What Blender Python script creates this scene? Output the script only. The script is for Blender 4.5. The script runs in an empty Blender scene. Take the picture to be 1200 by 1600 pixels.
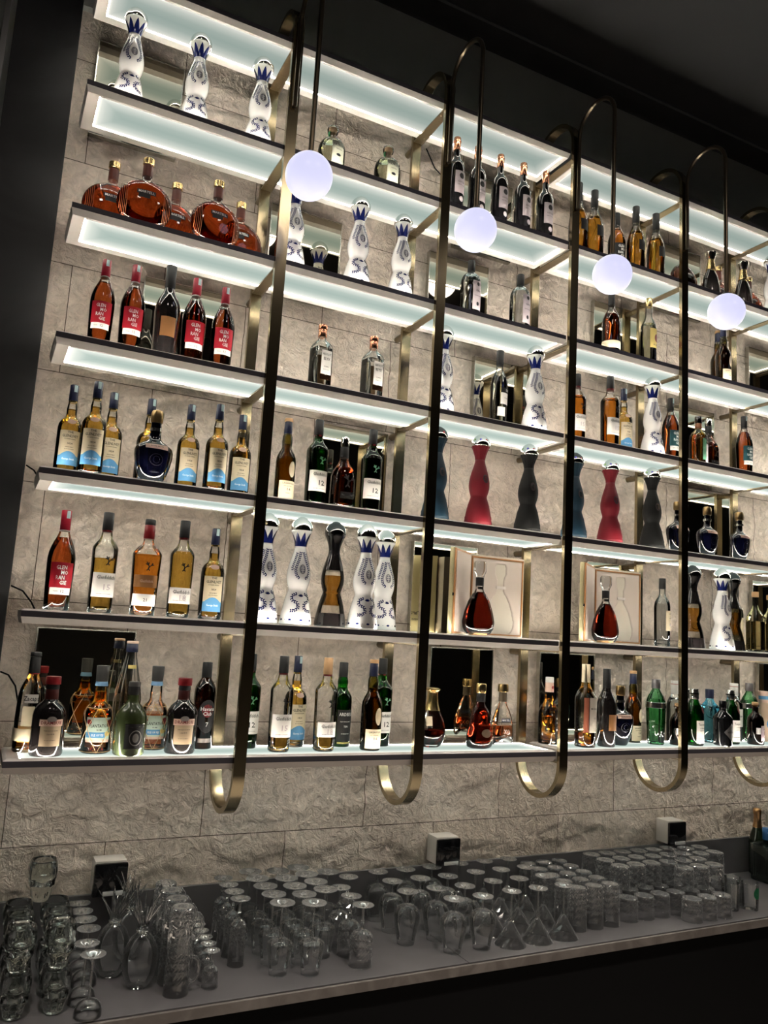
import bpy, bmesh, math, random
from mathutils import Vector, Matrix, noise
random.seed(7)
PI = math.pi
S = bpy.context.scene
COL = S.collection
Z = 1.56                 # height of the bottom display shelf above the floor
PITCH = 0.44             # shelf spacing
X1, SP, W = 0.941, 0.6713, 0.0406   # first post, post spacing, post width
XL = 0.2513              # shelf end beside the pier
DEP, TB = 0.297, 0.0178  # loop depth, strap thickness
WALL = 0.37
ZC = Z - 0.66            # worktop

def PX(j): return X1 + (j - 1) * SP

# ------------------------------------------------------------------ materials
MATS = {}
def nodes(name):
    m = bpy.data.materials.new(name); m.use_nodes = True
    nt = m.node_tree; nt.nodes.clear()
    out = nt.nodes.new('ShaderNodeOutputMaterial')
    return m, nt, out

def pbr(name, col, rough=0.5, metal=0.0, trans=0.0, ior=1.45, coat=0.0, spec=0.5, emit=None, estr=0.0):
    if name in MATS: return MATS[name]
    m, nt, out = nodes(name)
    b = nt.nodes.new('ShaderNodeBsdfPrincipled')
    b.inputs['Base Color'].default_value = (*col, 1)
    b.inputs['Roughness'].default_value = rough
    b.inputs['Metallic'].default_value = metal
    b.inputs['Transmission Weight'].default_value = trans
    b.inputs['IOR'].default_value = ior
    b.inputs['Coat Weight'].default_value = coat
    b.inputs['Specular IOR Level'].default_value = spec
    if emit:
        b.inputs['Emission Color'].default_value = (*emit, 1)
        b.inputs['Emission Strength'].default_value = estr
    nt.links.new(b.outputs[0], out.inputs[0])
    MATS[name] = m
    return m

def thin_glass(name, tint=(1, 1, 1), edge=(.55, .58, .57), gloss=1.0, ior=1.45, rough=0.02, edge_sheen=0.0):
    if name in MATS: return MATS[name]
    m, nt, out = nodes(name)
    N = nt.nodes.new; L = nt.links.new
    tr = N('ShaderNodeBsdfTransparent'); gl = N('ShaderNodeBsdfGlossy')
    gl.inputs['Roughness'].default_value = rough
    gl.inputs['Color'].default_value = (gloss, gloss, gloss, 1)
    fr = N('ShaderNodeFresnel'); fr.inputs['IOR'].default_value = ior
    lw = N('ShaderNodeLayerWeight'); lw.inputs['Blend'].default_value = 0.35
    mc = N('ShaderNodeMix'); mc.data_type = 'RGBA'
    mc.inputs[6].default_value = (*tint, 1); mc.inputs[7].default_value = (*edge, 1)
    L(lw.outputs['Facing'], mc.inputs[0]); L(mc.outputs[2], tr.inputs['Color'])
    mx = N('ShaderNodeMixShader')
    L(fr.outputs[0], mx.inputs[0]); L(tr.outputs[0], mx.inputs[1]); L(gl.outputs[0], mx.inputs[2])
    last = mx
    if edge_sheen > 0:  # milky diffuse edges painted in for the light real glass would reflect
        df = N('ShaderNodeBsdfDiffuse'); df.inputs['Color'].default_value = (.85, .85, .85, 1)
        tl = N('ShaderNodeBsdfTranslucent'); tl.inputs['Color'].default_value = (.85, .85, .85, 1)
        ad = N('ShaderNodeMixShader'); ad.inputs[0].default_value = .5
        L(df.outputs[0], ad.inputs[1]); L(tl.outputs[0], ad.inputs[2])
        pw = N('ShaderNodeMath'); pw.operation = 'POWER'; L(lw.outputs['Facing'], pw.inputs[0]); pw.inputs[1].default_value = 3.2
        mr = N('ShaderNodeMath'); mr.operation = 'MULTIPLY_ADD'; L(pw.outputs[0], mr.inputs[0]); mr.inputs[1].default_value = edge_sheen * 5; mr.inputs[2].default_value = edge_sheen * .5
        m2 = N('ShaderNodeMixShader'); L(mr.outputs[0], m2.inputs[0])
        L(mx.outputs[0], m2.inputs[1]); L(ad.outputs[0], m2.inputs[2]); last = m2
    L(last.outputs[0], out.inputs[0])
    MATS[name] = m
    return m

def liquid(name, col, ior=1.36, rough=0.0):
    return pbr(name, col, rough, 0, 1.0, ior)

def brushed(name, c1, c2, rough, axis='Z'):
    if name in MATS: return MATS[name]
    m, nt, out = nodes(name); N = nt.nodes.new; L = nt.links.new
    tc = N('ShaderNodeTexCoord'); mp = N('ShaderNodeMapping')
    mp.inputs['Scale'].default_value = (900, 900, 6) if axis == 'Z' else (6, 900, 900)
    nz = N('ShaderNodeTexNoise'); nz.inputs['Scale'].default_value = 1.0; nz.inputs['Detail'].default_value = 3
    L(tc.outputs['Object'], mp.inputs[0]); L(mp.outputs[0], nz.inputs[0])
    cr = N('ShaderNodeMix'); cr.data_type = 'RGBA'
    cr.inputs[6].default_value = (*c1, 1); cr.inputs[7].default_value = (*c2, 1)
    L(nz.outputs[0], cr.inputs[0])
    b = N('ShaderNodeBsdfPrincipled'); b.inputs['Metallic'].default_value = 1.0
    b.inputs['Roughness'].default_value = rough
    L(cr.outputs[2], b.inputs['Base Color'])
    bp = N('ShaderNodeBump'); bp.inputs['Strength'].default_value = 0.06; bp.inputs['Distance'].default_value = 0.001
    L(nz.outputs[0], bp.inputs['Height']); L(bp.outputs[0], b.inputs['Normal'])
    L(b.outputs[0], out.inputs[0]); MATS[name] = m
    return m

def stone():
    m, nt, out = nodes('split_stone'); N = nt.nodes.new; L = nt.links.new
    tc = N('ShaderNodeTexCoord')
    mp = N('ShaderNodeMapping'); mp.vector_type = 'POINT'
    mp.inputs['Rotation'].default_value = (PI / 2, 0, 0)
    L(tc.outputs['Object'], mp.inputs[0])
    sep = N('ShaderNodeSeparateXYZ'); L(tc.outputs['Object'], sep.inputs[0])
    cmb = N('ShaderNodeCombineXYZ'); L(sep.outputs[0], cmb.inputs[0]); L(sep.outputs[2], cmb.inputs[1])
    n1 = N('ShaderNodeTexNoise'); n1.inputs['Scale'].default_value = 3.2; n1.inputs['Detail'].default_value = 8; n1.inputs['Roughness'].default_value = .6
    n2 = N('ShaderNodeTexNoise'); n2.inputs['Scale'].default_value = 26; n2.inputs['Detail'].default_value = 9; n2.inputs['Roughness'].default_value = .66
    n2.inputs['Distortion'].default_value = .8
    n3 = N('ShaderNodeTexNoise'); n3.inputs['Scale'].default_value = 120; n3.inputs['Detail'].default_value = 5
    for n in (n1, n2, n3): L(tc.outputs['Object'], n.inputs[0])
    ramp = N('ShaderNodeValToRGB')
    e = ramp.color_ramp.elements
    e[0].position = .3; e[0].color = (.62, .525, .45, 1)
    e[1].position = .72; e[1].color = (.90, .80, .715, 1)
    x = e.new(.5); x.color = (.78, .675, .585, 1)
    L(n1.outputs[0], ramp.inputs[0])
    dk = N('ShaderNodeMix'); dk.data_type = 'RGBA'; dk.blend_type = 'MULTIPLY'
    r2 = N('ShaderNodeMapRange'); r2.inputs[1].default_value = .3; r2.inputs[2].default_value = .7; r2.inputs[3].default_value = .74; r2.inputs[4].default_value = 1.12
    L(n2.outputs[0], r2.inputs[0]); dk.inputs[0].default_value = 1
    L(ramp.outputs[0], dk.inputs[6]); L(r2.outputs[0], dk.inputs[7])
    br = N('ShaderNodeTexBrick')
    br.inputs['Scale'].default_value = 1.0; br.inputs['Mortar Size'].default_value = .0016; br.inputs['Mortar Smooth'].default_value = .2
    br.inputs['Brick Width'].default_value = .655; br.inputs['Row Height'].default_value = .405
    br.inputs['Color1'].default_value = (1, 1, 1, 1); br.inputs['Color2'].default_value = (.9, .88, .86, 1); br.inputs['Mortar'].default_value = (.16, .14, .12, 1)
    br.offset = .5
    ofs = N('ShaderNodeVectorMath'); ofs.operation = 'ADD'
    ofs.inputs[1].default_value = (-.621 + .655 * 4, -(Z - .333) + .405 * 8, 0)
    L(cmb.outputs[0], ofs.inputs[0]); L(ofs.outputs[0], br.inputs[0])
    mu = N('ShaderNodeMix'); mu.data_type = 'RGBA'; mu.blend_type = 'MULTIPLY'; mu.inputs[0].default_value = 1
    L(dk.outputs[2], mu.inputs[6]); L(br.outputs[0], mu.inputs[7])
    b = N('ShaderNodeBsdfPrincipled'); b.inputs['Roughness'].default_value = .85; b.inputs['Specular IOR Level'].default_value = .25
    L(mu.outputs[2], b.inputs['Base Color'])
    b1 = N('ShaderNodeBump'); b1.inputs['Strength'].default_value = 1.0; b1.inputs['Distance'].default_value = .03
    n4 = N('ShaderNodeTexNoise'); n4.noise_type = 'RIDGED_MULTIFRACTAL'; n4.inputs['Scale'].default_value = 11.0; n4.inputs['Detail'].default_value = 10
    n4.inputs['Roughness'].default_value = .62; n4.inputs['Distortion'].default_value = .6
    L(tc.outputs['Object'], n4.inputs[0])
    b0 = N('ShaderNodeBump'); b0.inputs['Strength'].default_value = .8; b0.inputs['Distance'].default_value = .022
    L(n4.outputs[0], b0.inputs['Height']); L(b0.outputs[0], b1.inputs['Normal'])
    L(n2.outputs[0], b1.inputs['Height'])
    b2 = N('ShaderNodeBump'); b2.inputs['Strength'].default_value = .6; b2.inputs['Distance'].default_value = .003
    L(n3.outputs[0], b2.inputs['Height']); L(b1.outputs[0], b2.inputs['Normal'])
    L(b2.outputs[0], b.inputs['Normal'])
    L(b.outputs[0], out.inputs[0])
    return m

def marble_dark(name, c1, c2, rough, scale):
    m, nt, out = nodes(name); N = nt.nodes.new; L = nt.links.new
    tc = N('ShaderNodeTexCoord'); n = N('ShaderNodeTexNoise')
    n.inputs['Scale'].default_value = scale; n.inputs['Detail'].default_value = 7; n.inputs['Distortion'].default_value = 1.2
    L(tc.outputs['Object'], n.inputs[0])
    r = N('ShaderNodeValToRGB'); r.color_ramp.elements[0].position = .42; r.color_ramp.elements[1].position = .75
    r.color_ramp.elements[0].color = (*c1, 1); r.color_ramp.elements[1].color = (*c2, 1)
    L(n.outputs[0], r.inputs[0])
    b = N('ShaderNodeBsdfPrincipled'); b.inputs['Roughness'].default_value = rough
    L(r.outputs[0], b.inputs['Base Color']); L(b.outputs[0], out.inputs[0])
    return m

def panel_mat(name, x0, x1, y0, y1, centre, edge, power=1.0):
    """edge-lit frosted glass: gives off more light where the strips run along its rim"""
    m, nt, out = nodes(name); N = nt.nodes.new; L = nt.links.new
    tc = N('ShaderNodeTexCoord'); sp = N('ShaderNodeSeparateXYZ'); L(tc.outputs['Object'], sp.inputs[0])
    def dist(o, lo, hi):
        a = N('ShaderNodeMath'); a.operation = 'SUBTRACT'; L(sp.outputs[o], a.inputs[0]); a.inputs[1].default_value = lo
        b = N('ShaderNodeMath'); b.operation = 'SUBTRACT'; b.inputs[0].default_value = hi; L(sp.outputs[o], b.inputs[1])
        c = N('ShaderNodeMath'); c.operation = 'MINIMUM'; L(a.outputs[0], c.inputs[0]); L(b.outputs[0], c.inputs[1])
        return c
    dx = dist(0, x0, x1); dy = dist(1, y0, y1)
    mn = N('ShaderNodeMath'); mn.operation = 'MINIMUM'; L(dx.outputs[0], mn.inputs[0]); L(dy.outputs[0], mn.inputs[1])
    r = N('ShaderNodeValToRGB')
    mr = N('ShaderNodeMapRange'); mr.inputs[1].default_value = 0; mr.inputs[2].default_value = .1
    L(mn.outputs[0], mr.inputs[0]); L(mr.outputs[0], r.inputs[0])
    e = r.color_ramp.elements
    strip = (1.0, .93, .80)
    e[0].position = 0; e[0].color = tuple(edge * c for c in strip) + (1,); e[1].position = 1; e[1].color = (*centre, 1)
    q = e.new(.040); q.color = tuple(edge * c for c in strip) + (1,)
    q = e.new(.056); q.color = (.75, .73, .65, 1)
    q = e.new(.14); q.color = (.52, .53, .48, 1)
    q = e.new(.30); q.color = (.40, .43, .39, 1)
    q = e.new(.62); q.color = tuple(.25 * a + .75 * c for a, c in zip((.40, .43, .39), centre)) + (1,)
    em = N('ShaderNodeEmission'); L(r.outputs[0], em.inputs[0]); em.inputs[1].default_value = power
    L(em.outputs[0], out.inputs[0])
    return m

# ------------------------------------------------------------------ objects
def tag(o, label=None, cat=None, group=None, kind=None):
    if label: o['label'] = label
    if cat: o['category'] = cat
    if group: o['group'] = group
    if kind: o['kind'] = kind
    return o

def empty(name, loc, rz=0, s=1):
    o = bpy.data.objects.new(name, None); COL.objects.link(o)
    o.empty_display_size = .02
    o.location = loc; o.rotation_euler = (0, 0, rz); o.scale = (s, s, s)
    return o

def mesh_of(bm, name, mats, smooth=True, angle=None):
    bmesh.ops.recalc_face_normals(bm, faces=bm.faces) if angle != 'keep' else None
    me = bpy.data.meshes.new(name); bm.to_mesh(me); bm.free()
    for m in mats: me.materials.append(m)
    if smooth:
        for p in me.polygons: p.use_smooth = True
        if angle != 'keep':
            me.set_sharp_from_angle(angle=math.radians(angle or 38))
    return me

def link(name, me, parent=None, loc=(0, 0, 0)):
    o = bpy.data.objects.new(name, me); COL.objects.link(o)
    o.location = loc
    if parent: o.parent = parent
    return o

def box(bm, x0, x1, y0, y1, z0, z1, bev=0, mi=0):
    before = set(bm.faces)
    vs = [bm.verts.new((x, y, z)) for z in (z0, z1) for y in (y0, y1) for x in (x0, x1)]
    idx = [(0, 2, 3, 1), (4, 5, 7, 6), (0, 1, 5, 4), (2, 6, 7, 3), (0, 4, 6, 2), (1, 3, 7, 5)]
    fs = [bm.faces.new([vs[i] for i in f]) for f in idx]
    if bev:
        es = set(e for f in fs for e in f.edges)
        bmesh.ops.bevel(bm, geom=list(es), offset=bev, segments=2, affect='EDGES', profile=.6)
    for f in bm.faces:
        if f not in before: f.material_index = mi
    return bm

def simple_box(name, mat, x0, x1, y0, y1, z0, z1, bev=0, parent=None):
    bm = bmesh.new(); box(bm, x0, x1, y0, y1, z0, z1, bev)
    return link(name, mesh_of(bm, name, [mat], smooth=bev > 0), parent)

# rings: (z, rx, ry, n)
def norm_rings(prof, depth=None, n=2.0):
    out = []
    for p in prof:
        z, rx = p[0], p[1]
        ry = p[2] if len(p) > 2 and p[2] is not None else rx * (depth or 1)
        nn = p[3] if len(p) > 3 else n
        out.append((z, rx, ry, nn))
    return out

def sup(t, rx, ry, n):
    s, c = math.sin(t), math.cos(t)
    k = 2.0 / n
    return (rx * math.copysign(abs(s) ** k, s), -ry * math.copysign(abs(c) ** k, c))

def lathe(bm, rings, seg=28, mi=0, cap0=True, cap1=True, twist=0, flute=0, fl_n=0):
    loops = []
    for q, (z, rx, ry, n) in enumerate(rings):
        lp = []
        for i in range(seg):
            t = 2 * PI * (i + (twist * q)) / seg
            f = 1.0
            if flute: f = 1 - flute * (.5 + .5 * math.cos(t * fl_n))
            x, y = sup(t, rx * f, ry * f, n)
            lp.append(bm.verts.new((x, y, z)))
        loops.append(lp)
    for a, b in zip(loops, loops[1:]):
        for i in range(seg):
            f = bm.faces.new((a[i], a[(i + 1) % seg], b[(i + 1) % seg], b[i])); f.material_index = mi
    if cap0: bm.faces.new(loops[0][::-1]).material_index = mi
    if cap1: bm.faces.new(loops[-1]).material_index = mi
    return loops

def ring_at(rings, z):
    if z <= rings[0][0]: return rings[0]
    for a, b in zip(rings, rings[1:]):
        if a[0] <= z <= b[0] and b[0] > a[0]:
            k = (z - a[0]) / (b[0] - a[0])
            return tuple(a[i] + (b[i] - a[i]) * k for i in range(4))
    return rings[-1]

def surf(rings, phi, z, off):
    _, rx, ry, n = ring_at(rings, z)
    x, y = sup(phi, rx + off, ry + off, n)
    return Vector((x, y, z))

def phi_of(rings, x, z):
    _, rx, ry, n = ring_at(rings, z)
    if n < 2.05 and abs(rx - ry) < 1e-6: return x / rx
    v = min(.999, abs(x) / rx)
    return math.copysign(math.asin(v ** (n / 2)), x)

def patch(bm, rings, hw, zlo, zhi, off, mi, x0=0.0, nx=10, nz=4, back=False):
    """label of half width hw on the surface; zlo / zhi numbers or functions of u in -1..1"""
    fl = zlo if callable(zlo) else (lambda u: zlo)
    fh = zhi if callable(zhi) else (lambda u: zhi)
    g = []
    for j in range(nz + 1):
        row = []
        for i in range(nx + 1):
            u = -1 + 2 * i / nx
            z = fl(u) + (fh(u) - fl(u)) * j / nz
            ph = phi_of(rings, x0 + hw * u, z)
            row.append(bm.verts.new(surf(rings, ph + (PI if back else 0), z, off)))
        g.append(row)
    for j in range(nz):
        for i in range(nx):
            bm.faces.new((g[j][i], g[j][i + 1], g[j + 1][i + 1], g[j + 1][i])).material_index = mi

def disc(bm, rings, cx, cz, rx, rz, off, mi, seg=18, inner=0.0):
    def P(a, k): return surf(rings, phi_of(rings, cx + rx * k * math.cos(a), cz + rz * k * math.sin(a)), cz + rz * k * math.sin(a), off)
    if inner <= 0:
        for k0, k1 in ((0.5, 1.0),):
            a = [bm.verts.new(P(2 * PI * i / seg, k0)) for i in range(seg)]
            b = [bm.verts.new(P(2 * PI * i / seg, k1)) for i in range(seg)]
            for i in range(seg): bm.faces.new((a[i], b[i], b[(i + 1) % seg], a[(i + 1) % seg])).material_index = mi
            bm.faces.new(a).material_index = mi
    else:
        a = [bm.verts.new(P(2 * PI * i / seg, inner)) for i in range(seg)]
        b = [bm.verts.new(P(2 * PI * i / seg, 1)) for i in range(seg)]
        for i in range(seg): bm.faces.new((a[i], b[i], b[(i + 1) % seg], a[(i + 1) % seg])).material_index = mi

TXT = {}
def text_mesh(s, bold=False):
    if s in TXT: return TXT[s]
    cu = bpy.data.curves.new('t', 'FONT'); cu.body = s; cu.size = 1; cu.resolution_u = 1
    cu.align_x = 'CENTER'; cu.align_y = 'CENTER'; cu.offset = .012
    o = bpy.data.objects.new('t', cu); COL.objects.link(o)
    dg = bpy.context.evaluated_depsgraph_get()
    me = bpy.data.meshes.new_from_object(o.evaluated_get(dg))
    vs = [v.co.copy() for v in me.vertices]; fs = [tuple(p.vertices) for p in me.polygons]
    bpy.data.objects.remove(o); bpy.data.curves.remove(cu); bpy.data.meshes.remove(me)
    TXT[s] = (vs, fs)
    return TXT[s]

def wrap_text(bm, rings, s, cx, cz, size, off, mi, width=None):
    vs, fs = text_mesh(s)
    if not vs: return
    k = size
    kx = size
    if width:
        w = max(v.x for v in vs) - min(v.x for v in vs)
        kx = width / w
    nv = []
    for v in vs:
        z = cz + v.y * k; x = cx + v.x * kx
        nv.append(bm.verts.new(surf(rings, phi_of(rings, x, z), z, off)))
    for f in fs:
        try: bm.faces.new([nv[i] for i in f]).material_index = mi
        except ValueError: pass

def flat_text(bm, s, M, size, mi=0, width=None):
    vs, fs = text_mesh(s)
    kx = size
    if width: kx = width / (max(v.x for v in vs) - min(v.x for v in vs))
    nv = [bm.verts.new(M @ Vector((v.x * kx, v.y * size, 0))) for v in vs]
    for f in fs:
        try: bm.faces.new([nv[i] for i in f]).material_index = mi
        except ValueError: pass

def tube(bm, pts, r, seg=10, mi=0, caps=True):
    loops = []
    n = len(pts)
    prev = None
    for i, p in enumerate(pts):
        p = Vector(p)
        d = (Vector(pts[min(i + 1, n - 1)]) - Vector(pts[max(i - 1, 0)])).normalized()
        if prev is None:
            a = Vector((1, 0, 0)) if abs(d.x) < .9 else Vector((0, 1, 0))
            u = d.cross(a).normalized()
        else:
            u = (prev - d * prev.dot(d)).normalized()
        prev = u; v = d.cross(u)
        rr = r[i] if isinstance(r, (list, tuple)) else r
        loops.append([bm.verts.new(p + (u * math.cos(2 * PI * k / seg) + v * math.sin(2 * PI * k / seg)) * rr) for k in range(seg)])
    for a, b in zip(loops, loops[1:]):
        for k in range(seg):
            bm.faces.new((a[k], a[(k + 1) % seg], b[(k + 1) % seg], b[k])).material_index = mi
    if caps:
        bm.faces.new(loops[0][::-1]).material_index = mi; bm.faces.new(loops[-1]).material_index = mi
SPOTP, DOWNP, EXPO = 10.0, 260.0, 1.0
# ------------------------------------------------------------------ the setting
def wall_mesh():
    x0, x1, z0, z1 = .05, 6.0, .85, 4.27
    nx, nz = 560, 330
    vs, fs = [], []
    for j in range(nz + 1):
        z = z0 + (z1 - z0) * j / nz
        for i in range(nx + 1):
            x = x0 + (x1 - x0) * i / nx
            row = math.floor((z - (Z - .333)) / .405)
            fz = (z - (Z - .333)) / .405 - row
            xx = (x - .621) / .655 + (.5 if row % 2 else 0)
            fx = xx - math.floor(xx)
            e = min(min(fz, 1 - fz) * .405, min(fx, 1 - fx) * .655)
            m = min(1, e / .07)
            seed = row * 17.3 + math.floor(xx) * 5.1
            tz = noise.noise(Vector((seed, 2.2, 7.1))) * 1.2      # each stone cleaves along its own slant
            p = Vector((x * 3.0 + z * 1.6 * tz, seed, z * 6.5 - x * 1.4 * tz))
            w2 = noise.noise(Vector((x * 5, seed + 9, z * 5))) * .5
            p2 = p + Vector((w2, 0, w2))
            h = noise.fractal(p2, 1.0, 2.1, 4)
            rg = 1 - abs(noise.noise(p2 * 1.7 + Vector((3, 0, 1))))
            rg2 = 1 - abs(noise.noise(p2 * 4.3 + Vector((5, 0, 2))))
            d = .012 * h + .016 * (rg - .72) + .008 * (rg2 - .72) + .003 * noise.noise(Vector((x * 45, seed, z * 45)))
            d = max(-.012, min(.016, d)) * m
            # stone stays behind the mirrors and the upstand
            vs.append((x, WALL - d, z))
    for j in range(nz):
        for i in range(nx):
            a = j * (nx + 1) + i
            fs.append((a, a + 1, a + nx + 2, a + nx + 1))
    me = bpy.data.meshes.new('wall_back'); me.from_pydata(vs, [], fs)
    for p in me.polygons: p.use_smooth = True
    me.materials.append(stone())
    return me
tag(link('wall_back', wall_mesh()), kind='structure')
BLACKST = marble_dark('black_marble', (.004, .004, .005), (.02, .02, .022), .55, 3.0)
DARKPANEL = pbr('grey_lacquer', (.21, .21, .20), .55, spec=.2)
BLACK = pbr('black_paint', (.003, .003, .0034), .7, spec=.12)
CEIL = pbr('black_ceiling', (.003, .003, .0035), .7)
tag(simple_box('wall_left', BLACKST, -.30, .2195, .30, .55, 0, 4.4, .006), kind='structure')
tag(simple_box('trim_1', pbr('dark_trim', (.02, .02, .02), .3), -.012, .004, -.05, .30, 0, 4.4), kind='structure')
tag(simple_box('wall_side', BLACK, -.8, -.012, -.6, .30, 0, 4.4), kind='structure')
tag(simple_box('wall_upper', DARKPANEL, .22, 6.0, .335, .45, Z + 6 * PITCH + .06, Z + 3.25), kind='structure')
tag(simple_box('ceiling', CEIL, -.8, 6.0, -4.4, .45, Z + 3.25, Z + 3.33), kind='structure')
tag(simple_box('trim_2', pbr('ceiling_trim', (.05, .05, .055), .4), -.8, 6.0, .17, .185, Z + 3.244, Z + 3.25), kind='structure')
tag(simple_box('floor', marble_dark('pale_floor', (.40, .36, .32), (.50, .46, .42), .5, 2), -1.2, 6.2, -4.6, .6, -.05, 0), kind='structure')  # unseen floor made pale to bounce the added downlights upward
tag(simple_box('wall_right', CEIL, 6.0, 6.1, -4.4, .45, 0, Z + 3.33), kind='structure')
tag(simple_box('wall_front', CEIL, -.8, 6.0, -4.5, -4.4, 0, Z + 3.33), kind='structure')
tag(simple_box('wall_entrance', CEIL, -.9, -.8, -4.4, -.6, 0, Z + 3.33), kind='structure')

# worktop, back bar cabinet
YF = -.178
wt = empty('worktop', (0, 0, 0))
tag(wt, 'long charcoal worktop with an upstand, crowded with upturned glassware', 'worktop')
CTOP = marble_dark('charcoal_laminate', (.085, .081, .084), (.105, .100, .104), .36, 4.0)
bm = bmesh.new()
box(bm, .0, 1.768, YF, .35, ZC - .03, ZC, .001)
box(bm, 1.770, 6.0, YF, .35, ZC - .03, ZC, .001)
link('slab', mesh_of(bm, 'slab', [CTOP], smooth=False), wt)
bm = bmesh.new(); box(bm, .222, 6.0, .335, .350, ZC, ZC + .168, .002)
link('upstand', mesh_of(bm, 'upstand', [CTOP], smooth=False), wt)
EDGE = marble_dark('grey_edge', (.115, .10, .09), (.20, .18, .165), .45, 9.0)
bm = bmesh.new(); box(bm, .0, 6.0, YF - .012, YF - .001, ZC - .034, ZC - .004, .001)
link('edge_strip', mesh_of(bm, 'edge_strip', [EDGE], smooth=False), wt)
cab = tag(empty('back_bar_cabinet', (0, 0, 0)), 'black cabinet front running below the charcoal worktop', 'cabinet')
simple_box('body', BLACK, .0, 6.0, YF + .012, .35, .06, ZC - .036, .002, cab)
simple_box('plinth', BLACK, .0, 6.0, YF + .05, .34, 0, .06, 0, cab)

# ------------------------------------------------------------------ posts
BRASS = brushed('brushed_brass', (.50, .42, .27), (.30, .245, .155), .22)
BRONZE = brushed('brushed_bronze', (.33, .27, .18), (.19, .155, .105), .32, 'X')
ZT, ZB = Z + 2.825, Z - .203
def strap_loop():
    bm = bmesh.new()
    R = DEP / 2
    outer, inner = [], []
    n = 22
    for k in range(n + 1):
        a = PI + PI * k / n
        outer.append((R + R * math.cos(a), ZB + R + R * math.sin(a)))
        inner.append((R + (R - TB) * math.cos(a), ZB + R + (R - TB) * math.sin(a)))
    for k in range(n + 1):
        a = PI * k / n
        outer.append((R + R * math.cos(a), ZT - R + R * math.sin(a)))
        inner.append((R + (R - TB) * math.cos(a), ZT - R + (R - TB) * math.sin(a)))
    m = len(outer)
    V = [[bm.verts.new((x, p[0], p[1])) for p in ring] for ring in (outer, inner) for x in (0, W)]
    o0, o1, i0, i1 = V
    for k in range(m):
        q = (k + 1) % m
        bm.faces.new((o0[k], o0[q], o1[q], o1[k])); bm.faces.new((i0[k], i1[k], i1[q], i0[q]))
        bm.faces.new((o0[k], i0[k], i0[q], o0[q])); bm.faces.new((o1[k], o1[q], i1[q], i1[k]))
    return mesh_of(bm, 'strap', [BRASS], True, 30)
LOOP = strap_loop()
bm = bmesh.new(); box(bm, .002, W - .002, TB, DEP - TB, -.006, 0, .0008)
for y in (TB + .03, TB + .045, DEP - TB - .03, DEP - TB - .045):
    for x in (W * .3, W * .7):
        lathe(bm, [(-.0082, .0012, .0012, 2), (-.0075, .0026, .0026, 2), (-.0058, .0028, .0028, 2)], 8)
        bmesh.ops.translate(bm, verts=bm.verts[-24:], vec=(x, y, 0))
CROSS = mesh_of(bm, 'crossbar', [BRONZE], False)
bm = bmesh.new(); tube(bm, [(W / 2, DEP - .002, 0), (W / 2, WALL + .012, 0)], .014, 12)
for k in range(5):
    lathe(bm, [(-.0005, .003, .003, 2), (.001, .003, .003, 2)], 8)
    bmesh.ops.rotate(bm, verts=bm.verts[-16:], cent=(0, 0, 0), matrix=Matrix.Rotation(PI, 3, 'X'))
    bmesh.ops.translate(bm, verts=bm.verts[-16:], vec=(W / 2 - .002, DEP + .008 + k * .010, -.0145))
BRKT = mesh_of(bm, 'wall_bracket', [BRONZE])
ORD = ['zeroth', 'first', 'second', 'third', 'fourth', 'fifth', 'sixth', 'seventh', 'eighth', 'ninth', 'tenth', 'eleventh', 'twelfth', 'thirteenth']
for j in range(1, 7):
    r = empty('brass_post', (PX(j), 0, 0))
    tag(r, f'tall brushed brass strap loop holding the shelves, {ORD[j]} post from the black pier', 'shelf post', 'brass loop posts of the bar shelving')
    link('loop', LOOP, r)
    for k in range(7):
        link('crossbar', CROSS, r, (0, 0, Z + k * PITCH - .0395))
    for k in (1, 2, 3, 4, 5, 6):
        link('wall_bracket', BRKT, r, (0, 0, Z + k * PITCH - .055))

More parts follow.
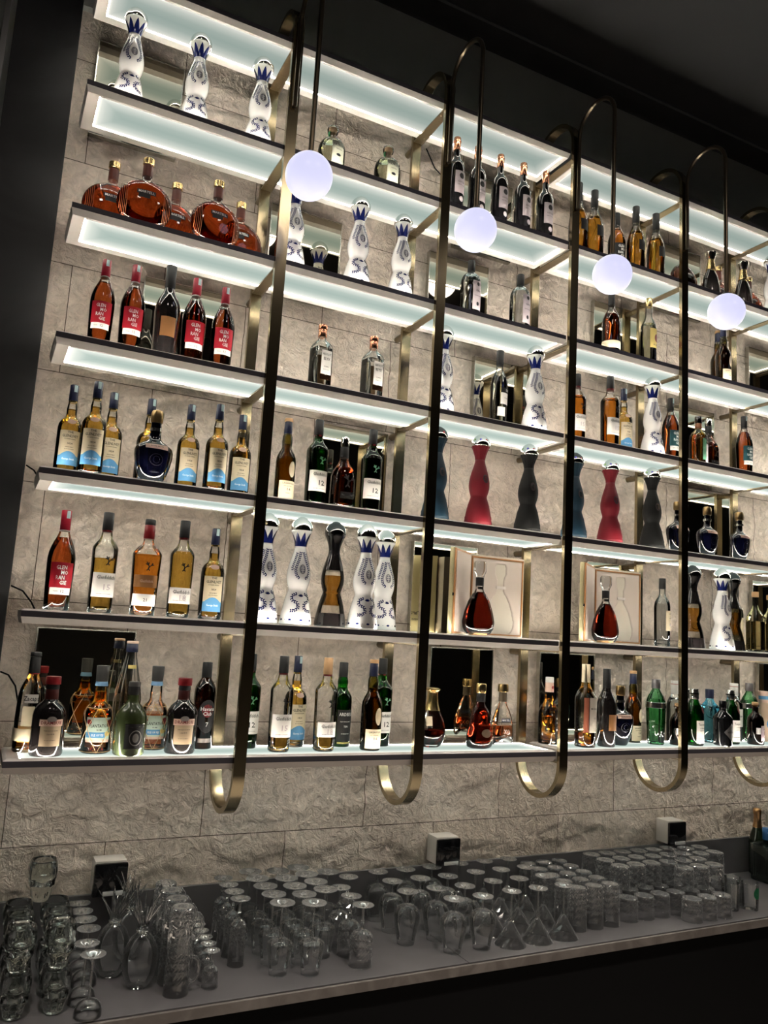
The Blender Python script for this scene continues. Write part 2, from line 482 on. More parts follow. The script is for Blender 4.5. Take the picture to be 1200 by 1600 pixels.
# ------------------------------------------------------------------ shelves
BAND = pbr('shelf_band', (.095, .09, .108), .45, 0, spec=.4)
FRAME = pbr('shelf_frame', (.82, .76, .71), .5)
Y0, Y1 = .018, .262
CEN = (.225, .282, .255); EDG = 24.0
def shelf(xa, xb, la, lb, glow_top, pm, pm2):
    """frame section swept front to back with sloped lips; origin at the shelf's front edge"""
    bm = bmesh.new()
    h = .0182
    L = xb - xa
    gx0, gx1 = la, L - lb
    gy0, gy1 = .036, .222
    def ringpts(z, ix, iy): return [(ix, iy, z), (L - ix, iy, z), (L - ix, Y1 - Y0 - iy * .7, z), (ix, Y1 - Y0 - iy * .7, z)]
    def loop(pts): return [bm.verts.new((p[0], p[1] + Y0, p[2])) for p in pts]
    def bridge(a, b, mi, mif=None):
        for i in range(4):
            f = bm.faces.new((a[i], a[(i + 1) % 4], b[(i + 1) % 4], b[i]))
            f.material_index = mif if (mif is not None and i == 0) else mi
    gl = [(gx0, gy0 - Y0), (gx1, gy0 - Y0), (gx1, gy1 - Y0), (gx0, gy1 - Y0)]
    t_in = loop([(x, y, .0045) for x, y in gl]); t_in0 = loop([(x, y, .006) for x, y in gl])
    t_out = loop(ringpts(.006, .010, .012))
    b_t = loop(ringpts(0, 0, 0)); b_b = loop(ringpts(-h, 0, 0))
    l_out = loop(ringpts(-.0385, .006, .009)); l_in0 = loop([(x, y, -.0385) for x, y in gl]); l_in = loop([(x, y, -.0335) for x, y in gl])
    bridge(t_in, t_in0, 0); bridge(t_in0, t_out, 0); bridge(t_out, b_t, 0); bridge(b_t, b_b, 0, 1); bridge(b_b, l_out, 0); bridge(l_out, l_in0, 0); bridge(l_in0, l_in, 0)
    fr = mesh_of(bm, 'frame', [FRAME, BAND], False)
    def pane(z0, z1, name, m):
        b = bmesh.new(); box(b, gx0, gx1, gy0, gy1, z0, z1)
        return mesh_of(b, name, [m], False)
    lo = pane(-.0335, -.0300, 'light_panel', pm)
    hi = pane(.0010, .0045, 'glass_top', pm2)
    return fr, lo, hi
SH = {}
MODX = [(XL, PX(3) - .0045), (PX(3) + W + .0045, PX(6) - .002)]
FROST = pbr('frosted_top', (.62, .70, .67), .18)
for s, (xa, xb) in enumerate(MODX):
    la, lb = (.044, .030) if s == 0 else (.030, .03)
    for k in range(7):
        pw = (1.35, 1, 1, 1, .9, .78, .66)[k]
        pm = panel_mat('light_panel_%d_%d' % (s, k), la, xb - xa - lb, .036, .222, CEN, EDG, pw)
        pm2 = FROST if k == 6 else panel_mat('light_top_%d_%d' % (s, k), la, xb - xa - lb, .036, .222, CEN, EDG * 2.6, 1.0)
        SH[s, k] = shelf(xa, xb, la, lb, True, pm, pm2)
NTH = ['bottom', 'second', 'third', 'fourth', 'fifth', 'sixth', 'topmost']
for k in range(7):
    for s, (xa, xb) in enumerate(MODX):
        r = empty('display_shelf', (xa, 0, Z + k * PITCH))
        tag(r, f"{NTH[k]} lit glass shelf with dark front edge, " + ('between the black pier and third brass post' if s == 0 else 'running on past the third brass post'), 'shelf', 'lit shelves of the back bar')
        fr, lo, hi = SH[s, k]
        link('frame', fr, r); link('light_panel', lo, r); link('glass_top', hi, r)

# ------------------------------------------------------------------ mirrors on the stone
MIR = pbr('bronze_mirror', (.60, .57, .47), .015, 1.0)
STEEL = pbr('mirror_edge', (.62, .60, .54), .25, 1.0)
MIRRORS = [(5, .289, .612), (4, 1.01, 1.325), (4, 1.757, 2.075), (3, .546, .859), (3, 2.02, 2.345), (2, 1.291, 1.601), (1, 1.754, 2.075), (0, .321, .648), (0, 1.862, 2.18),
           (5, 1.88, 2.195), (5, 3.14, 3.456), (4, 2.711, 3.03), (4, 3.837, 4.155), (3, 3.238, 3.56), (2, 3.36, 3.674), (1, 2.70, 3.02), (1, 3.847, 4.165), (0, 2.435, 2.757), (0, 3.886, 4.205)]
def bay_of(x):
    b = 0
    for j in range(1, 7):
        if x > PX(j): b = j
    return b
def bay_words(x):
    b = bay_of(x)
    return 'beside the black pier' if b == 0 else f'past the {ORD[b]} brass post'
for k, a, b in MIRRORS:
    z0, z1 = Z + k * PITCH + .004, Z + (k + 1) * PITCH - .052
    r = empty('wall_mirror', ((a + b) / 2, .352, z0))
    tag(r, f'tall bronze-tinted mirror on the stone above the {NTH[k]} shelf, {bay_words((a + b) / 2)}', 'mirror', 'bronze mirrors on the stone wall')
    w = b - a
    bm = bmesh.new(); box(bm, -w / 2 + .004, w / 2 - .004, -.0125, -.006, .004, z1 - z0 - .004)
    link('mirror_glass', mesh_of(bm, 'mirror_glass', [MIR], False), r)
    bm = bmesh.new()
    box(bm, -w / 2, -w / 2 + .004, -.014, .012, 0, z1 - z0); box(bm, w / 2 - .004, w / 2, -.014, .012, 0, z1 - z0)
    box(bm, -w / 2 + .004, w / 2 - .004, -.014, .012, z1 - z0 - .004, z1 - z0); box(bm, -w / 2 + .004, w / 2 - .004, -.014, .012, 0, .004)
    link('mirror_frame', mesh_of(bm, 'mirror_frame', [STEEL], False), r)

# ------------------------------------------------------------------ globe lamps
GLOBE = pbr('opal_globe', (.25, .25, .26), .3, emit=(.58, .58, .80), estr=.60)
bm = bmesh.new()
RA = .1125
pts = [(0, -.0115, 2.345)] + [(0, -.0115, z) for z in (2.45, 2.6)]
for q in range(25):
    a = PI * q / 24
    pts.append((0, -.0115 - RA + RA * math.cos(a), 2.687 + RA * math.sin(a)))
pts += [(0, -.0115 - 2 * RA, z) for z in (2.5, 2.3, 2.1, 2.030)]
tube(bm, pts, .0094, 14)
DARKBR = brushed('dark_bronze', (.16, .125, .085), (.085, .068, .05), .28)
ARM = mesh_of(bm, 'arm_tube', [DARKBR])
bm = bmesh.new(); lathe(bm, [(2.018, .030, .030, 2), (2.026, .0285, .0285, 2), (2.032, .020, .020, 2), (2.040, .0095, .0095, 2)], 24); bmesh.ops.translate(bm, verts=bm.verts, vec=(0, -.0115 - 2 * RA, 0))
GCAP = mesh_of(bm, 'globe_cap', [pbr('black_metal', (.015, .015, .015), .35, .6)])
bm = bmesh.new(); bmesh.ops.create_uvsphere(bm, u_segments=40, v_segments=24, radius=.0805)
GL = mesh_of(bm, 'globe', [GLOBE])
bm = bmesh.new()
for z in (2.40, 2.56): box(bm, -.004, .004, -.0035, -.0008, z, z + .008)
CLIP = mesh_of(bm, 'clip', [pbr('black_metal', (.015, .015, .015), .35, .6)], False)
for j in range(1, 7):
    r = empty('globe_lamp', (PX(j) + W / 2, 0, Z))
    tag(r, f'white glass globe lamp on a hooked bronze arm, hung from the {ORD[j]} brass post', 'lamp', 'globe lamps on the brass posts')
    link('arm_tube', ARM, r); link('globe_cap', GCAP, r); link('clip', CLIP, r)
    link('globe', GL, r, (0, -.0115 - 2 * RA, 1.948))

# ------------------------------------------------------------------ socket covers above the upstand
WHT = pbr('grey_plastic', (.52, .49, .45), .45); GLOSSB = pbr('gloss_black', (.006, .006, .007), .06, coat=.5)
for x, nm in ((.635, 'behind the glass pineapples'), (1.957, 'above the balloon glasses'), (3.235, 'behind the stacked tumblers')):
    r = empty('socket_cover', (x, .372, Z - .43))
    tag(r, f'pale socket box with a glossy black lid on the stone, {nm}', 'socket', 'weatherproof socket boxes on the stone')
    bm = bmesh.new(); box(bm, -.052, .052, -.078, 0, -.052, .055, .008); link('housing', mesh_of(bm, 'housing', [WHT]), r)
    bm = bmesh.new(); box(bm, -.055, .055, -.094, -.0785, -.056, .050, .008); link('lid', mesh_of(bm, 'lid', [GLOSSB]), r)
    bm = bmesh.new(); box(bm, -.022, .044, -.098, -.0945, -.052, -.038, .0015); link('latch', mesh_of(bm, 'latch', [pbr('latch_plastic', (.6, .6, .58), .4)]), r)
# loose black cables at the wall
for pts, lab in (([(.224, .352, Z + .52), (.262, .350, Z + .505), (.292, .345, Z + .47), (.305, .34, Z + .447)], 'thin black cable curling from the pier onto the second shelf'),
                 ([(.224, .352, Z + .235), (.25, .350, Z + .225), (.275, .345, Z + .19), (.288, .34, Z + .14)], 'thin black cable curling from the pier behind the tall rum bottle'),
                 ([(.224, .352, Z + .935), (.25, .348, Z + .92), (.268, .30, Z + .885)], 'short black cable running from the pier to the third shelf'),
                 ([(1.69, .30, Z + 2.60), (1.76, .34, Z + 2.55), (1.80, .345, Z + 2.53), (1.81, .345, Z + 2.50)], 'black plug lead hanging under the topmost shelf, past the second brass post')):
    bm = bmesh.new(); tube(bm, pts, .0028, 8)
    tag(link('cable', mesh_of(bm, 'cable', [BLACK])), lab, 'cable')
# ------------------------------------------------------------------ bottles
CLR = thin_glass('clear_glass', (.975, .985, .98), (.74, .79, .77))
GRN = thin_glass('green_glass', (.10, .42, .12), (.02, .10, .03))
GRNL = thin_glass('pale_green_glass', (.42, .80, .52), (.10, .35, .16))
DKGRN = thin_glass('olive_glass', (.42, .38, .14), (.10, .09, .03))
BRN = thin_glass('brown_glass', (.22, .11, .03), (.05, .02, .006))
BLU = thin_glass('aqua_glass', (.48, .78, .86), (.16, .40, .50))
NAVY = pbr('navy_ceramic', (.0012, .0015, .006), .07, coat=.6)
BLKG = pbr('black_glass', (.006, .006, .007), .05, coat=.4)
SATG = pbr('satin_olive_glass', (.045, .06, .022), .22, coat=.3)
SATK = pbr('satin_dark_glass', (.012, .010, .010), .08, coat=.4)
AMB = liquid('amber_whisky', (.96, .50, .07)); GOLDL = liquid('golden_whisky', (.985, .62, .12)); REDL = liquid('red_brown_whisky', (.66, .15, .035))
COG = liquid('cognac', (.52, .085, .018)); DKR = liquid('dark_cognac', (.20, .018, .008)); ORL = liquid('orange_whisky', (.93, .34, .04))
PALE = liquid('pale_tequila', (.97, .95, .72)); WAT = liquid('clear_spirit', (.97, .98, .97)); REPO = liquid('reposado_spirit', (.96, .80, .42))
GRNW = liquid('whisky_in_green', (.22, .26, .03)); ROSE = liquid('rose_cognac', (.80, .30, .13)); LAGL = liquid('peated_whisky', (.72, .28, .05))
PAPER = pbr('white_paper', (.72, .69, .65), .6); CREAM = pbr('cream_paper', (.70, .60, .42), .6); KRAFT = pbr('kraft_paper', (.40, .30, .19), .7)
INK = pbr('black_ink', (.012, .012, .014), .5); SILV = pbr('silver_foil', (.75, .75, .74), .22, 1); GOLD = pbr('gold_foil', (.78, .58, .27), .25, 1)
REDP = pbr('red_paper', (.36, .008, .022), .5); TEALP = pbr('teal_paper', (.010, .055, .065), .5); BLKP = pbr('black_paper', (.010, .010, .011), .55)
BLUP = pbr('blue_paper', (.10, .30, .55), .5); NAVP = pbr('navy_foil', (.012, .016, .045), .35); WHITEP = pbr('white_print', (.85, .85, .83), .5)
COP = pbr('copper', (.72, .33, .20), .22, 1); CORK = pbr('cork', (.50, .30, .15), .7); WOOD = pbr('oak_wood', (.55, .30, .12), .45)
TAXP = pbr('tax_strip', (.45, .60, .62), .55); GREYP = pbr('grey_label', (.46, .40, .42), .5); YELP = pbr('yellow_paper', (.70, .55, .18), .5)
CRED = pbr('crimson_cap', (.20, .010, .014), .35); RAFF = pbr('raffia', (.62, .42, .22), .7); WCER = pbr('white_glaze', (.80, .79, .77), .10, coat=.5)
COBALT = pbr('cobalt_glaze', (.008, .014, .11), .14, coat=.4); CHROME = pbr('polished_silver', (.86, .85, .82), .06, 1.0)
BRNP = pbr('brown_paper', (.30, .14, .05), .5); PINKP = pbr('pale_pink_print', (.72, .50, .40), .5); DCHR = pbr('smoked_metal', (.10, .10, .10), .08, 1)
GREENP = pbr('green_print', (.10, .26, .16), .5)

def body_profile(H, segs): return [(z * H, r) + tuple(e) for z, r, *e in segs]
K = {}
def kind(key, name, cat, look, H, prof, glass, liq=None, caps=(), labels=(), n=2.0, depth=1.0, seg=30, flute=0, fl_n=0, extra=None, inset=.0022, tax=False):
    K[key] = dict(name=name, cat=cat, look=look, H=H, rings=norm_rings(prof, depth, n), glass=glass, liq=liq, caps=caps, labels=labels, seg=seg, flute=flute, fl_n=fl_n, extra=extra, inset=inset, tax=tax)

def R(*p): return list(p)
# caps: (part name, material, [(z, r), ...]);   labels: (part, mat, hw, zlo, zhi, x0, [(text, z, size, mat, x, width)], kw)
def neckcap(mat, z0, z1, r0, r1, nm='cap'): return (nm, mat, [(z0, r0), (z0 + .001, r0 + .0004), (z1 - .0015, r1), (z1, r1 - .001)])

# --- whisky with the cream and blue label
GLP = R((0, .035), (.004, .0385), (.01, .0395), (.158, .0395), (.172, .0378), (.185, .0315), (.193, .0225), (.20, .0175), (.212, .0165), (.228, .0172), (.246, .0142), (.262, .0132), (.308, .0128))
def wave(u): return .058 + .016 * max(0, 1 - (u * 1.15) ** 2) ** 1.3
kind('glenlivet', 'whisky_bottle', 'whisky bottle', 'golden whisky bottle with cream and blue label', .314, GLP, CLR, (GOLDL, .226),
     [neckcap(NAVP, .256, .313, .0146, .0140), ('neck_band', GOLD, [(.250, .0140), (.256, .0142)])],
     [('label', CREAM, .0355, wave, .146, 0, [('THE', .139, .010, INK, 0, None), ('GLENLIVET', .126, .013, INK, 0, .052), ("FOUNDER'S RESERVE", .1155, .005, INK, 0, .036), ('1824', .100, .009, INK, 0, .016), ('SINGLE MALT', .088, .0048, INK, 0, .026), ('SCOTCH WHISKY', .0805, .0048, INK, 0, .030)]),
      ('lower_label', BLUP, .0355, .026, wave, 0, [('George Smith', .047, .0095, WHITEP, 0, .040)]), ('seal', PINKP, 'disc', 0, .177, .0145, .0085)], tax=True)
# --- long-necked red label
GMP = R((0, .0335), (.004, .0365), (.05, .0385), (.10, .0400), (.14, .0412), (.16, .0410), (.178, .0385), (.196, .0335), (.212, .0270), (.226, .0205), (.238, .0163), (.25, .0142), (.29, .0134), (.309, .0134))
def gm(key, look, lab, cap, ring, liq, glass=CLR, H=.309, text=True, **kw):
    ls = []
    if text:
        T4 = [('GLEN', .129, .017, WHITEP, -.003, .030), ('MO', .1135, .017, WHITEP, .006, .020), ('RAN', .098, .017, WHITEP, -.005, .024), ('GIE', .0825, .017, WHITEP, .004, .020)]
        ls = [('label', lab, .036, .068, .145, 0, T4), ('strip_label', PAPER, .032, .047, .068, 0, [('12', .0575, .012, INK, .004, None), ('YEARS', .0575, .004, INK, -.014, .014)])]
    kind(key, 'whisky_bottle', 'whisky bottle', look, H, GMP, glass, liq, [neckcap(cap, .247, .309, .0147, .0150)] + ([('neck_ring', PAPER, [(.243, .0152), (.247, .0152)])] if ring else []), ls, **kw)
gm('gm12', 'red-labelled red-brown whisky bottle', REDP, CRED if False else pbr('red_cap', (.33, .010, .028), .4), True, (REDL, .224), tax=True)
gm('gmteal', 'teal-labelled red-brown whisky bottle', TEALP, BLKP, False, (REDL, .224), tax=True)
gm('gmdark', 'dark-labelled orange whisky bottle', BLKP, BLKP, False, (ORL, .224), H=.345)
kind('gmblack', 'whisky_bottle', 'whisky bottle', 'black long-necked whisky bottle with kraft label', .334,
     R((0, .036), (.006, .039), (.16, .0435), (.185, .042), (.21, .034), (.228, .024), (.242, .0182), (.26, .0165), (.334, .0160)), SATK, None,
     [neckcap(BLKP, .25, .334, .0172, .0175)], [('label', BRNP, .026, .070, .138, .004, [])])
kind('amberblack', 'whisky_bottle', 'whisky bottle', 'amber whisky bottle with black square label', .354,
     R((0, .040), (.006, .0425), (.15, .0435), (.18, .041), (.21, .0335), (.235, .023), (.252, .0175), (.27, .0155), (.354, .015)), CLR, (AMB, .215),
     [neckcap(BLKP, .265, .354, .0168, .0175)], [('label', BLKP, .024, .112, .165, .006, []), ('neck_label', CREAM, .006, .272, .288, 0, [])])
# --- angular bottles with the stag
GFP = R((0, .0335), (.005, .036), (.02, .0372), (.205, .0395), (.213, .0385), (.226, .031), (.236, .0225), (.246, .0178), (.262, .0160), (.327, .0152))
def stag(bm, rings, cx, cz, s, mi):
    segs = [((0, 0), (.3, .8)), ((.3, .8), (-.1, 1.3)), ((-.1, 1.3), (-.9, 1.7)), ((-.1, 1.3), (.1, 2.2)), ((.3, .8), (.9, 1.2)), ((.9, 1.2), (1.3, 2.0)), ((.9, 1.2), (1.7, 1.4)), ((0, 0), (-.5, -.5)), ((0, 0), (.5, -.5)), ((-.1, 1.3), (-.6, 2.3)), ((0, 0), (.1, .8)), ((-.2, -.2), (.2, .5))]
    for (a, b), (c, d) in segs:
        dx, dz = c - a, d - b; L = math.hypot(dx, dz); px, pz = -dz / L * .16, dx / L * .16
        q = [(a + px, b + pz), (a - px, b - pz), (c - px, d - pz), (c + px, d + pz)]
        vs = []
        for x, z in q:
            X, ZZ = cx + x * s, cz + z * s
            vs.append(bm.verts.new(surf(rings, phi_of(rings, X, ZZ), ZZ, .0008)))
        bm.faces.new(vs).material_index = mi
def gf(key, look, num, liq, glass=CLR, cap=BLKP, lab=PAPER, lz=(.050, .128), ink=INK, H=.327, em=INK):
    kind(key, 'whisky_bottle', 'whisky bottle', look, H, GFP, glass, liq, [neckcap(cap, .268, .327, .0168, .0165), ('shield_tag', CRED, [(.262, .0163), (.268, .0166)])],
         [('label', lab, .0345, lz[0], lz[1], 0, [('Glenfiddich', lz[1] - .015, .017, ink, .003, .054), (num, (lz[0] + lz[1]) / 2 - .008, .026, GREYP if num != '12' else INK, .006, .022), ('SINGLE MALT SCOTCH WHISKY', lz[0] + .010, .004, ink, 0, .044)])],
         n=2.5, extra=('stag', em, .004, .158, .010))
gf('gf15h', 'half-empty clear whisky bottle with white 15 label', '15', (GOLDL, .175))
gf('gf15', 'amber whisky bottle with white 15 label', '15', (ORL, .218))
gf('gf15e', 'nearly empty clear whisky bottle with white 15 label', '15', (GOLDL, .052))
gf('gf18', 'golden whisky bottle with low white 18 label', '18', (GOLDL, .220), lz=(.045, .098))
gf('gf18e', 'nearly empty cork-topped whisky bottle with 18 label', '18', (GOLDL, .050), cap=CORK, lz=(.050, .102))
gf('gf12', 'green glass whisky bottle with white 12 label', '12', (GRNW, .225), glass=GRN, cap=BLKP, em=GREENP)
kind('gf21', 'whisky_bottle', 'whisky bottle', 'broad-shouldered amber whisky bottle with red neck', .317,
     R((0, .039), (.018, .040), (.02, .041), (.198, .0468), (.205, .0455), (.222, .033), (.232, .0205), (.24, .0172), (.262, .0158), (.317, .0155)), CLR, (ORL, .198),
     [neckcap(CRED, .252, .298, .0175, .0172, 'neck_sleeve'), neckcap(BLKP, .298, .317, .0168, .0165)],
     [('label', PAPER, .036, .030, .068, 0, [('21', .049, .014, INK, .004, None)]), ('upper_label', BRNP, .036, .09, .130, 0, [('Glenfiddich', .110, .013, PINKP, .002, .040)])], n=2.5, extra=('stag', INK, .004, .150, .010))
# --- peated bottle with cream band
LGP = R((0, .0335), (.004, .0362), (.01, .037), (.148, .0372), (.165, .0355), (.182, .029), (.195, .0215), (.205, .0182), (.225, .0195), (.245, .0185), (.256, .0145), (.315, .0135))
kind('lagavulin', 'whisky_bottle', 'whisky bottle', 'brown whisky bottle with deep cream label', .315, LGP, DKGRN, (LAGL, .215),
     [neckcap(NAVP, .256, .302, .0156, .0148), neckcap(CORK, .302, .315, .0160, .0158, 'cork_top')],
     [('label', CREAM, .0345, .008, .074, 0, [('LAGAVULIN', .064, .0085, INK, .002, .046), ('ISLAY SINGLE MALT', .054, .0042, INK, 0, .034), ('16', .042, .013, INK, .002, .014), ('YEARS', .028, .005, INK, 0, .018)]), ('seal', CREAM, 'disc', .012, .118, .0135, .030)])
kind('dalmore', 'whisky_bottle', 'whisky bottle', 'red-brown whisky bottle with silver stag head', .270,
     R((0, .043), (.005, .0458), (.02, .0465), (.115, .0450), (.135, .041), (.155, .030), (.168, .021), (.18, .0168), (.205, .0148), (.225, .0142)), CLR, (REDL, .150),
     [neckcap(BLKP, .19, .232, .0162, .0160, 'neck_sleeve'), ('stopper', CHROME, [(.232, .0145), (.240, .0165), (.264, .0165), (.270, .013)])],
     [('label', SILV, .026, .030, .055, .004, [('THE DALMORE', .043, .011, INK, .004, .044)])], n=2.4, extra=('stag', SILV, .004, .082, .017))
# --- flagon
FLP = R((0, .032), (.006, .036), (.03, .048), (.06, .0570), (.09, .0625), (.108, .0630), (.122, .0585), (.134, .043), (.142, .029), (.15, .021), (.165, .0185), (.205, .0172))
kind('salute', 'whisky_bottle', 'whisky bottle', 'navy flagon whisky bottle with gold stopper', .246, FLP, NAVY, None,
     [('neck_band', SILV, [(.176, .0192), (.186, .0190)]), ('stopper', pbr('antique_gold', (.36, .25, .12), .3, 1), [(.205, .0185), (.212, .0205), (.238, .0205), (.246, .017)])],
     [('shoulder_label', PINKP, .036, .112, .128, 0, [('ROYAL SALUTE', .1205, .006, INK, 0, .040)]), ('emblem', SILV, 'ring', 0, .076, .022, .020), ('emblem', SILV, 'ring', 0, .076, .011, .012), ('emblem', SILV, .014, .034, .038, 0, [])], depth=.66)
# --- flat round cognac
def circ(R0, zc, neck, ny, zt, dep=.42):
    o = []
    for q in range(17):
        a = -math.acos(min(1, .0)) + 0
    z0 = 0.0
    for q in range(19):
        z = z0 + (zc + R0 * .985 - z0) * q / 18
        rx = math.sqrt(max(0, R0 * R0 - (z - zc) ** 2))
        if z > zc and rx < neck: break
        o.append((z, rx, max(rx * dep, min(ny, rx)), 2.0))
    o += [(o[-1][0] + .008, neck, ny, 2), (zt, neck * .95, ny * .95, 2)]
    return o
kind('flat', 'cognac_bottle', 'cognac bottle', 'flat round red-brown cognac bottle', .260, circ(.092, .088, .0165, .0165, .243), CLR, (COG, .172),
     [('cap', GOLD, [(.236, .0172), (.238, .0192), (.258, .0192), (.260, .017)]), ('neck_label', pbr('dark_red_foil', (.12, .03, .02), .35), [(.192, .0172), (.232, .0168)])],
     [('label', BLKP, .031, .112, .128, 0, [('MARTELL', .120, .013, WHITEP, 0, .052)]), ('lower_label', BLKP, .019, .098, .112, -.006, [])], inset=.004, seg=40, extra=('ribs',))
kind('golddome', 'cognac_decanter', 'cognac decanter', 'dark domed cognac decanter with gold neck', .261,
     R((0, .046), (.006, .0520), (.03, .0545), (.07, .0520), (.11, .0440), (.14, .0330), (.158, .0235), (.166, .021)), SATK, None,
     [('collar', GOLD, [(.160, .0255), (.175, .0225), (.205, .0175), (.216, .0165)]), ('stopper', CHROME, [(.216, .0175), (.228, .0215), (.250, .0285), (.256, .0285), (.261, .020)])], [], depth=.75)
kind('botanist', 'gin_bottle', 'gin bottle', 'clear gin bottle with pink-grey label', .270,
     R((0, .042), (.006, .0445), (.155, .0455), (.178, .043), (.196, .036), (.208, .025), (.214, .0165), (.22, .0145), (.27, .014)), CLR, (WAT, .198),
     [neckcap(BLKP, .218, .270, .0162, .0158)], [('label', GREYP, .025, .035, .165, .010, [('GIN', .12, .012, INK, .010, .024), ('BLACK TEARS', .098, .006, INK, .010, .034)]), ('emblem', BLKP, 'disc', .010, .150, .007, .009), ('emblem', BLKP, 'disc', .010, .062, .007, .009)])
kind('zacapa', 'rum_bottle', 'rum bottle', 'red-brown rum bottle with woven straw band', .316,
     R((0, .036), (.005, .0395), (.10, .042), (.165, .042), (.19, .038), (.21, .029), (.225, .0195), (.236, .0155), (.316, .0135)), CLR, (COG, .205),
     [neckcap(BLKP, .250, .316, .0158, .0152), ('straw_band', KRAFT if False else CREAM, [(.032, .0412), (.034, .0425), (.066, .0432), (.068, .0422)])], [('print', SILV, .022, .158, .160, .008, [('Zacapa', .150, .014, SILV, .010, .034)])])
kind('zacapaempty', 'rum_bottle', 'rum bottle', 'nearly empty clear rum bottle with woven band', .305,
     R((0, .036), (.005, .0395), (.10, .0415), (.165, .0395), (.19, .035), (.21, .027), (.225, .0195), (.236, .0155), (.305, .0135)), CLR, (ORL, .03),
     [neckcap(BLKP, .240, .290, .0166, .0158), ('neck_ring', CRED, [(.237, .0168), (.240, .0168)]), neckcap(CORK if False else BLKP, .292, .305, .0165, .0160, 'cork_top'), ('straw_band', CREAM, [(.034, .0412), (.036, .0425), (.070, .0430), (.072, .0418)])], [('label', PAPER, .020, .150, .176, .002, [('Zacapa', .163, .019, INK, .002, .046)]), ('back_label', CREAM, .018, .08, .14, -.004, [])])
kind('havanablanco', 'rum_bottle', 'rum bottle', 'pale rum bottle with yellow and red label', .344,
     R((0, .034), (.004, .0365), (.185, .0375), (.205, .0355), (.225, .027), (.238, .0195), (.25, .0165), (.344, .0145)), CLR, (PALE, .21),
     [neckcap(GOLD, .300, .344, .0162, .0160)], [('label', YELP, .030, .085, .182, .004, [('RUM', .10, .010, INK, .004, .024)]), ('emblem', CRED, 'disc', .012, .136, .014, .020), ('neck_label', PAPER, .006, .268, .288, .006, [])])
# --- clear vodkas
kind('elyx', 'vodka_bottle', 'vodka bottle', 'square clear vodka bottle with copper cap', .262,
     R((0, .0345, None, 5), (.004, .037, None, 5), (.168, .0375, None, 5), (.180, .0345, None, 3.6), (.194, .024, None, 2.4), (.202, .0165, None, 2), (.208, .0152, None, 2), (.262, .0145, None, 2)), CLR, (WAT, .165),
     [neckcap(COP, .212, .242, .0165, .0165, 'neck_sleeve'), neckcap(COP, .244, .262, .0175, .0172)],
     [('label', PAPER, .0215, .058, .152, .006, [('ABSOLUT', .136, .013, INK, .006, .034), ('ELYX', .118, .015, INK, .006, .026), ('VODKA', .088, .006, INK, .006, .020), ('SINGLE ESTATE', .076, .004, INK, .006, .024)]), ('copper_lining', COP, .024, .036, .056, .006, []), ('copper_lining', BRNP, 'back', 0, .02, .15, .026)], seg=40)
kind('vodka', 'vodka_bottle', 'vodka bottle', 'slim clear vodka bottle with black and white label', .343,
     R((0, .032), (.004, .036), (.19, .0375), (.205, .036), (.225, .029), (.245, .020), (.258, .0152), (.28, .0145), (.343, .014)), CLR, (WAT, .23),
     [neckcap(BLKP, .278, .343, .0155, .0160)], [('label', PAPER, .026, .098, .148, .008, [('VODKA', .125, .006, INK, .010, .022)]), ('upper_label', BLKP, .026, .150, .170, .008, [('BAC', .160, .014, WHITEP, .018, .022)]), ('back_label', PAPER, .018, .045, .085, -.012, [])])
kind('vodkaclear', 'vodka_bottle', 'vodka bottle', 'clear vodka bottle with cream label', .318,
     R((0, .033), (.004, .036), (.185, .0370), (.205, .034), (.222, .025), (.232, .0175), (.242, .0148), (.318, .014)), CLR, (WAT, .21),
     [neckcap(BLKP, .268, .318, .0155, .0155)], [('label', CREAM, .022, .072, .165, .010, [('NUDA', .150, .010, INK, .016, .016), ('VODKA', .130, .006, INK, .016, .018)]), ('emblem', GREYP, 'disc', .016, .100, .006, .007)])
kind('reposado', 'tequila_bottle', 'tequila bottle', 'square clear bottle of pale amber spirit', .298,
     R((0, .034, None, 4), (.004, .038, None, 4), (.165, .038, None, 4), (.19, .030, None, 2.6), (.21, .018, None, 2), (.23, .0145, None, 2), (.298, .0135, None, 2)), CLR, (REPO, .150),
     [neckcap(CORK, .272, .298, .0165, .0165, 'cork_top')], [], seg=40)
kind('patron', 'tequila_bottle', 'tequila bottle', 'squat clear tequila bottle with round cork', .220,
     R((0, .050), (.004, .0535), (.105, .0545), (.125, .052), (.143, .043), (.154, .030), (.160, .0175), (.165, .0140), (.186, .0140)), CLR, (PALE, .140),
     [('stopper', CLR, [(.182, .0150), (.186, .0205), (.197, .0235), (.210, .0205), (.220, .009)]), ('cork', CORK, [(.158, .0122), (.186, .0122), (.200, .0175), (.206, .0155)]), ],
     [('label', pbr('pale_label', (.62, .64, .50), .5), .028, .028, .128, .004, [('PATRON', .108, .015, INK, .004, .046), ('TEQUILA', .092, .006, INK, .004, .026)]), ('emblem', INK, 'disc', .004, .068, .010, .006)], extra=('ribbon',))
kind('wine', 'wine_bottle', 'wine bottle', 'black wine bottle with copper capsule', .361,
     R((0, .034), (.004, .037), (.205, .0382), (.222, .0372), (.240, .0315), (.252, .0225), (.262, .0165), (.275, .0148), (.361, .0142)), BLKG, None,
     [neckcap(COP, .300, .361, .0158, .0158, 'capsule'), ('capsule_ring', COP, [(.340, .0172), (.346, .0172)])],
     [('label', GREYP, .0285, .090, .190, .006, [('COCCHI', .140, .011, INK, .008, .034), ('VERMOUTH DI TORINO', .126, .0045, INK, .008, .038)]), ('emblem', BLKP, 'disc', .008, .168, .012, .013), ('emblem', GREYP, 'disc', .010, .064, .011, .012)])
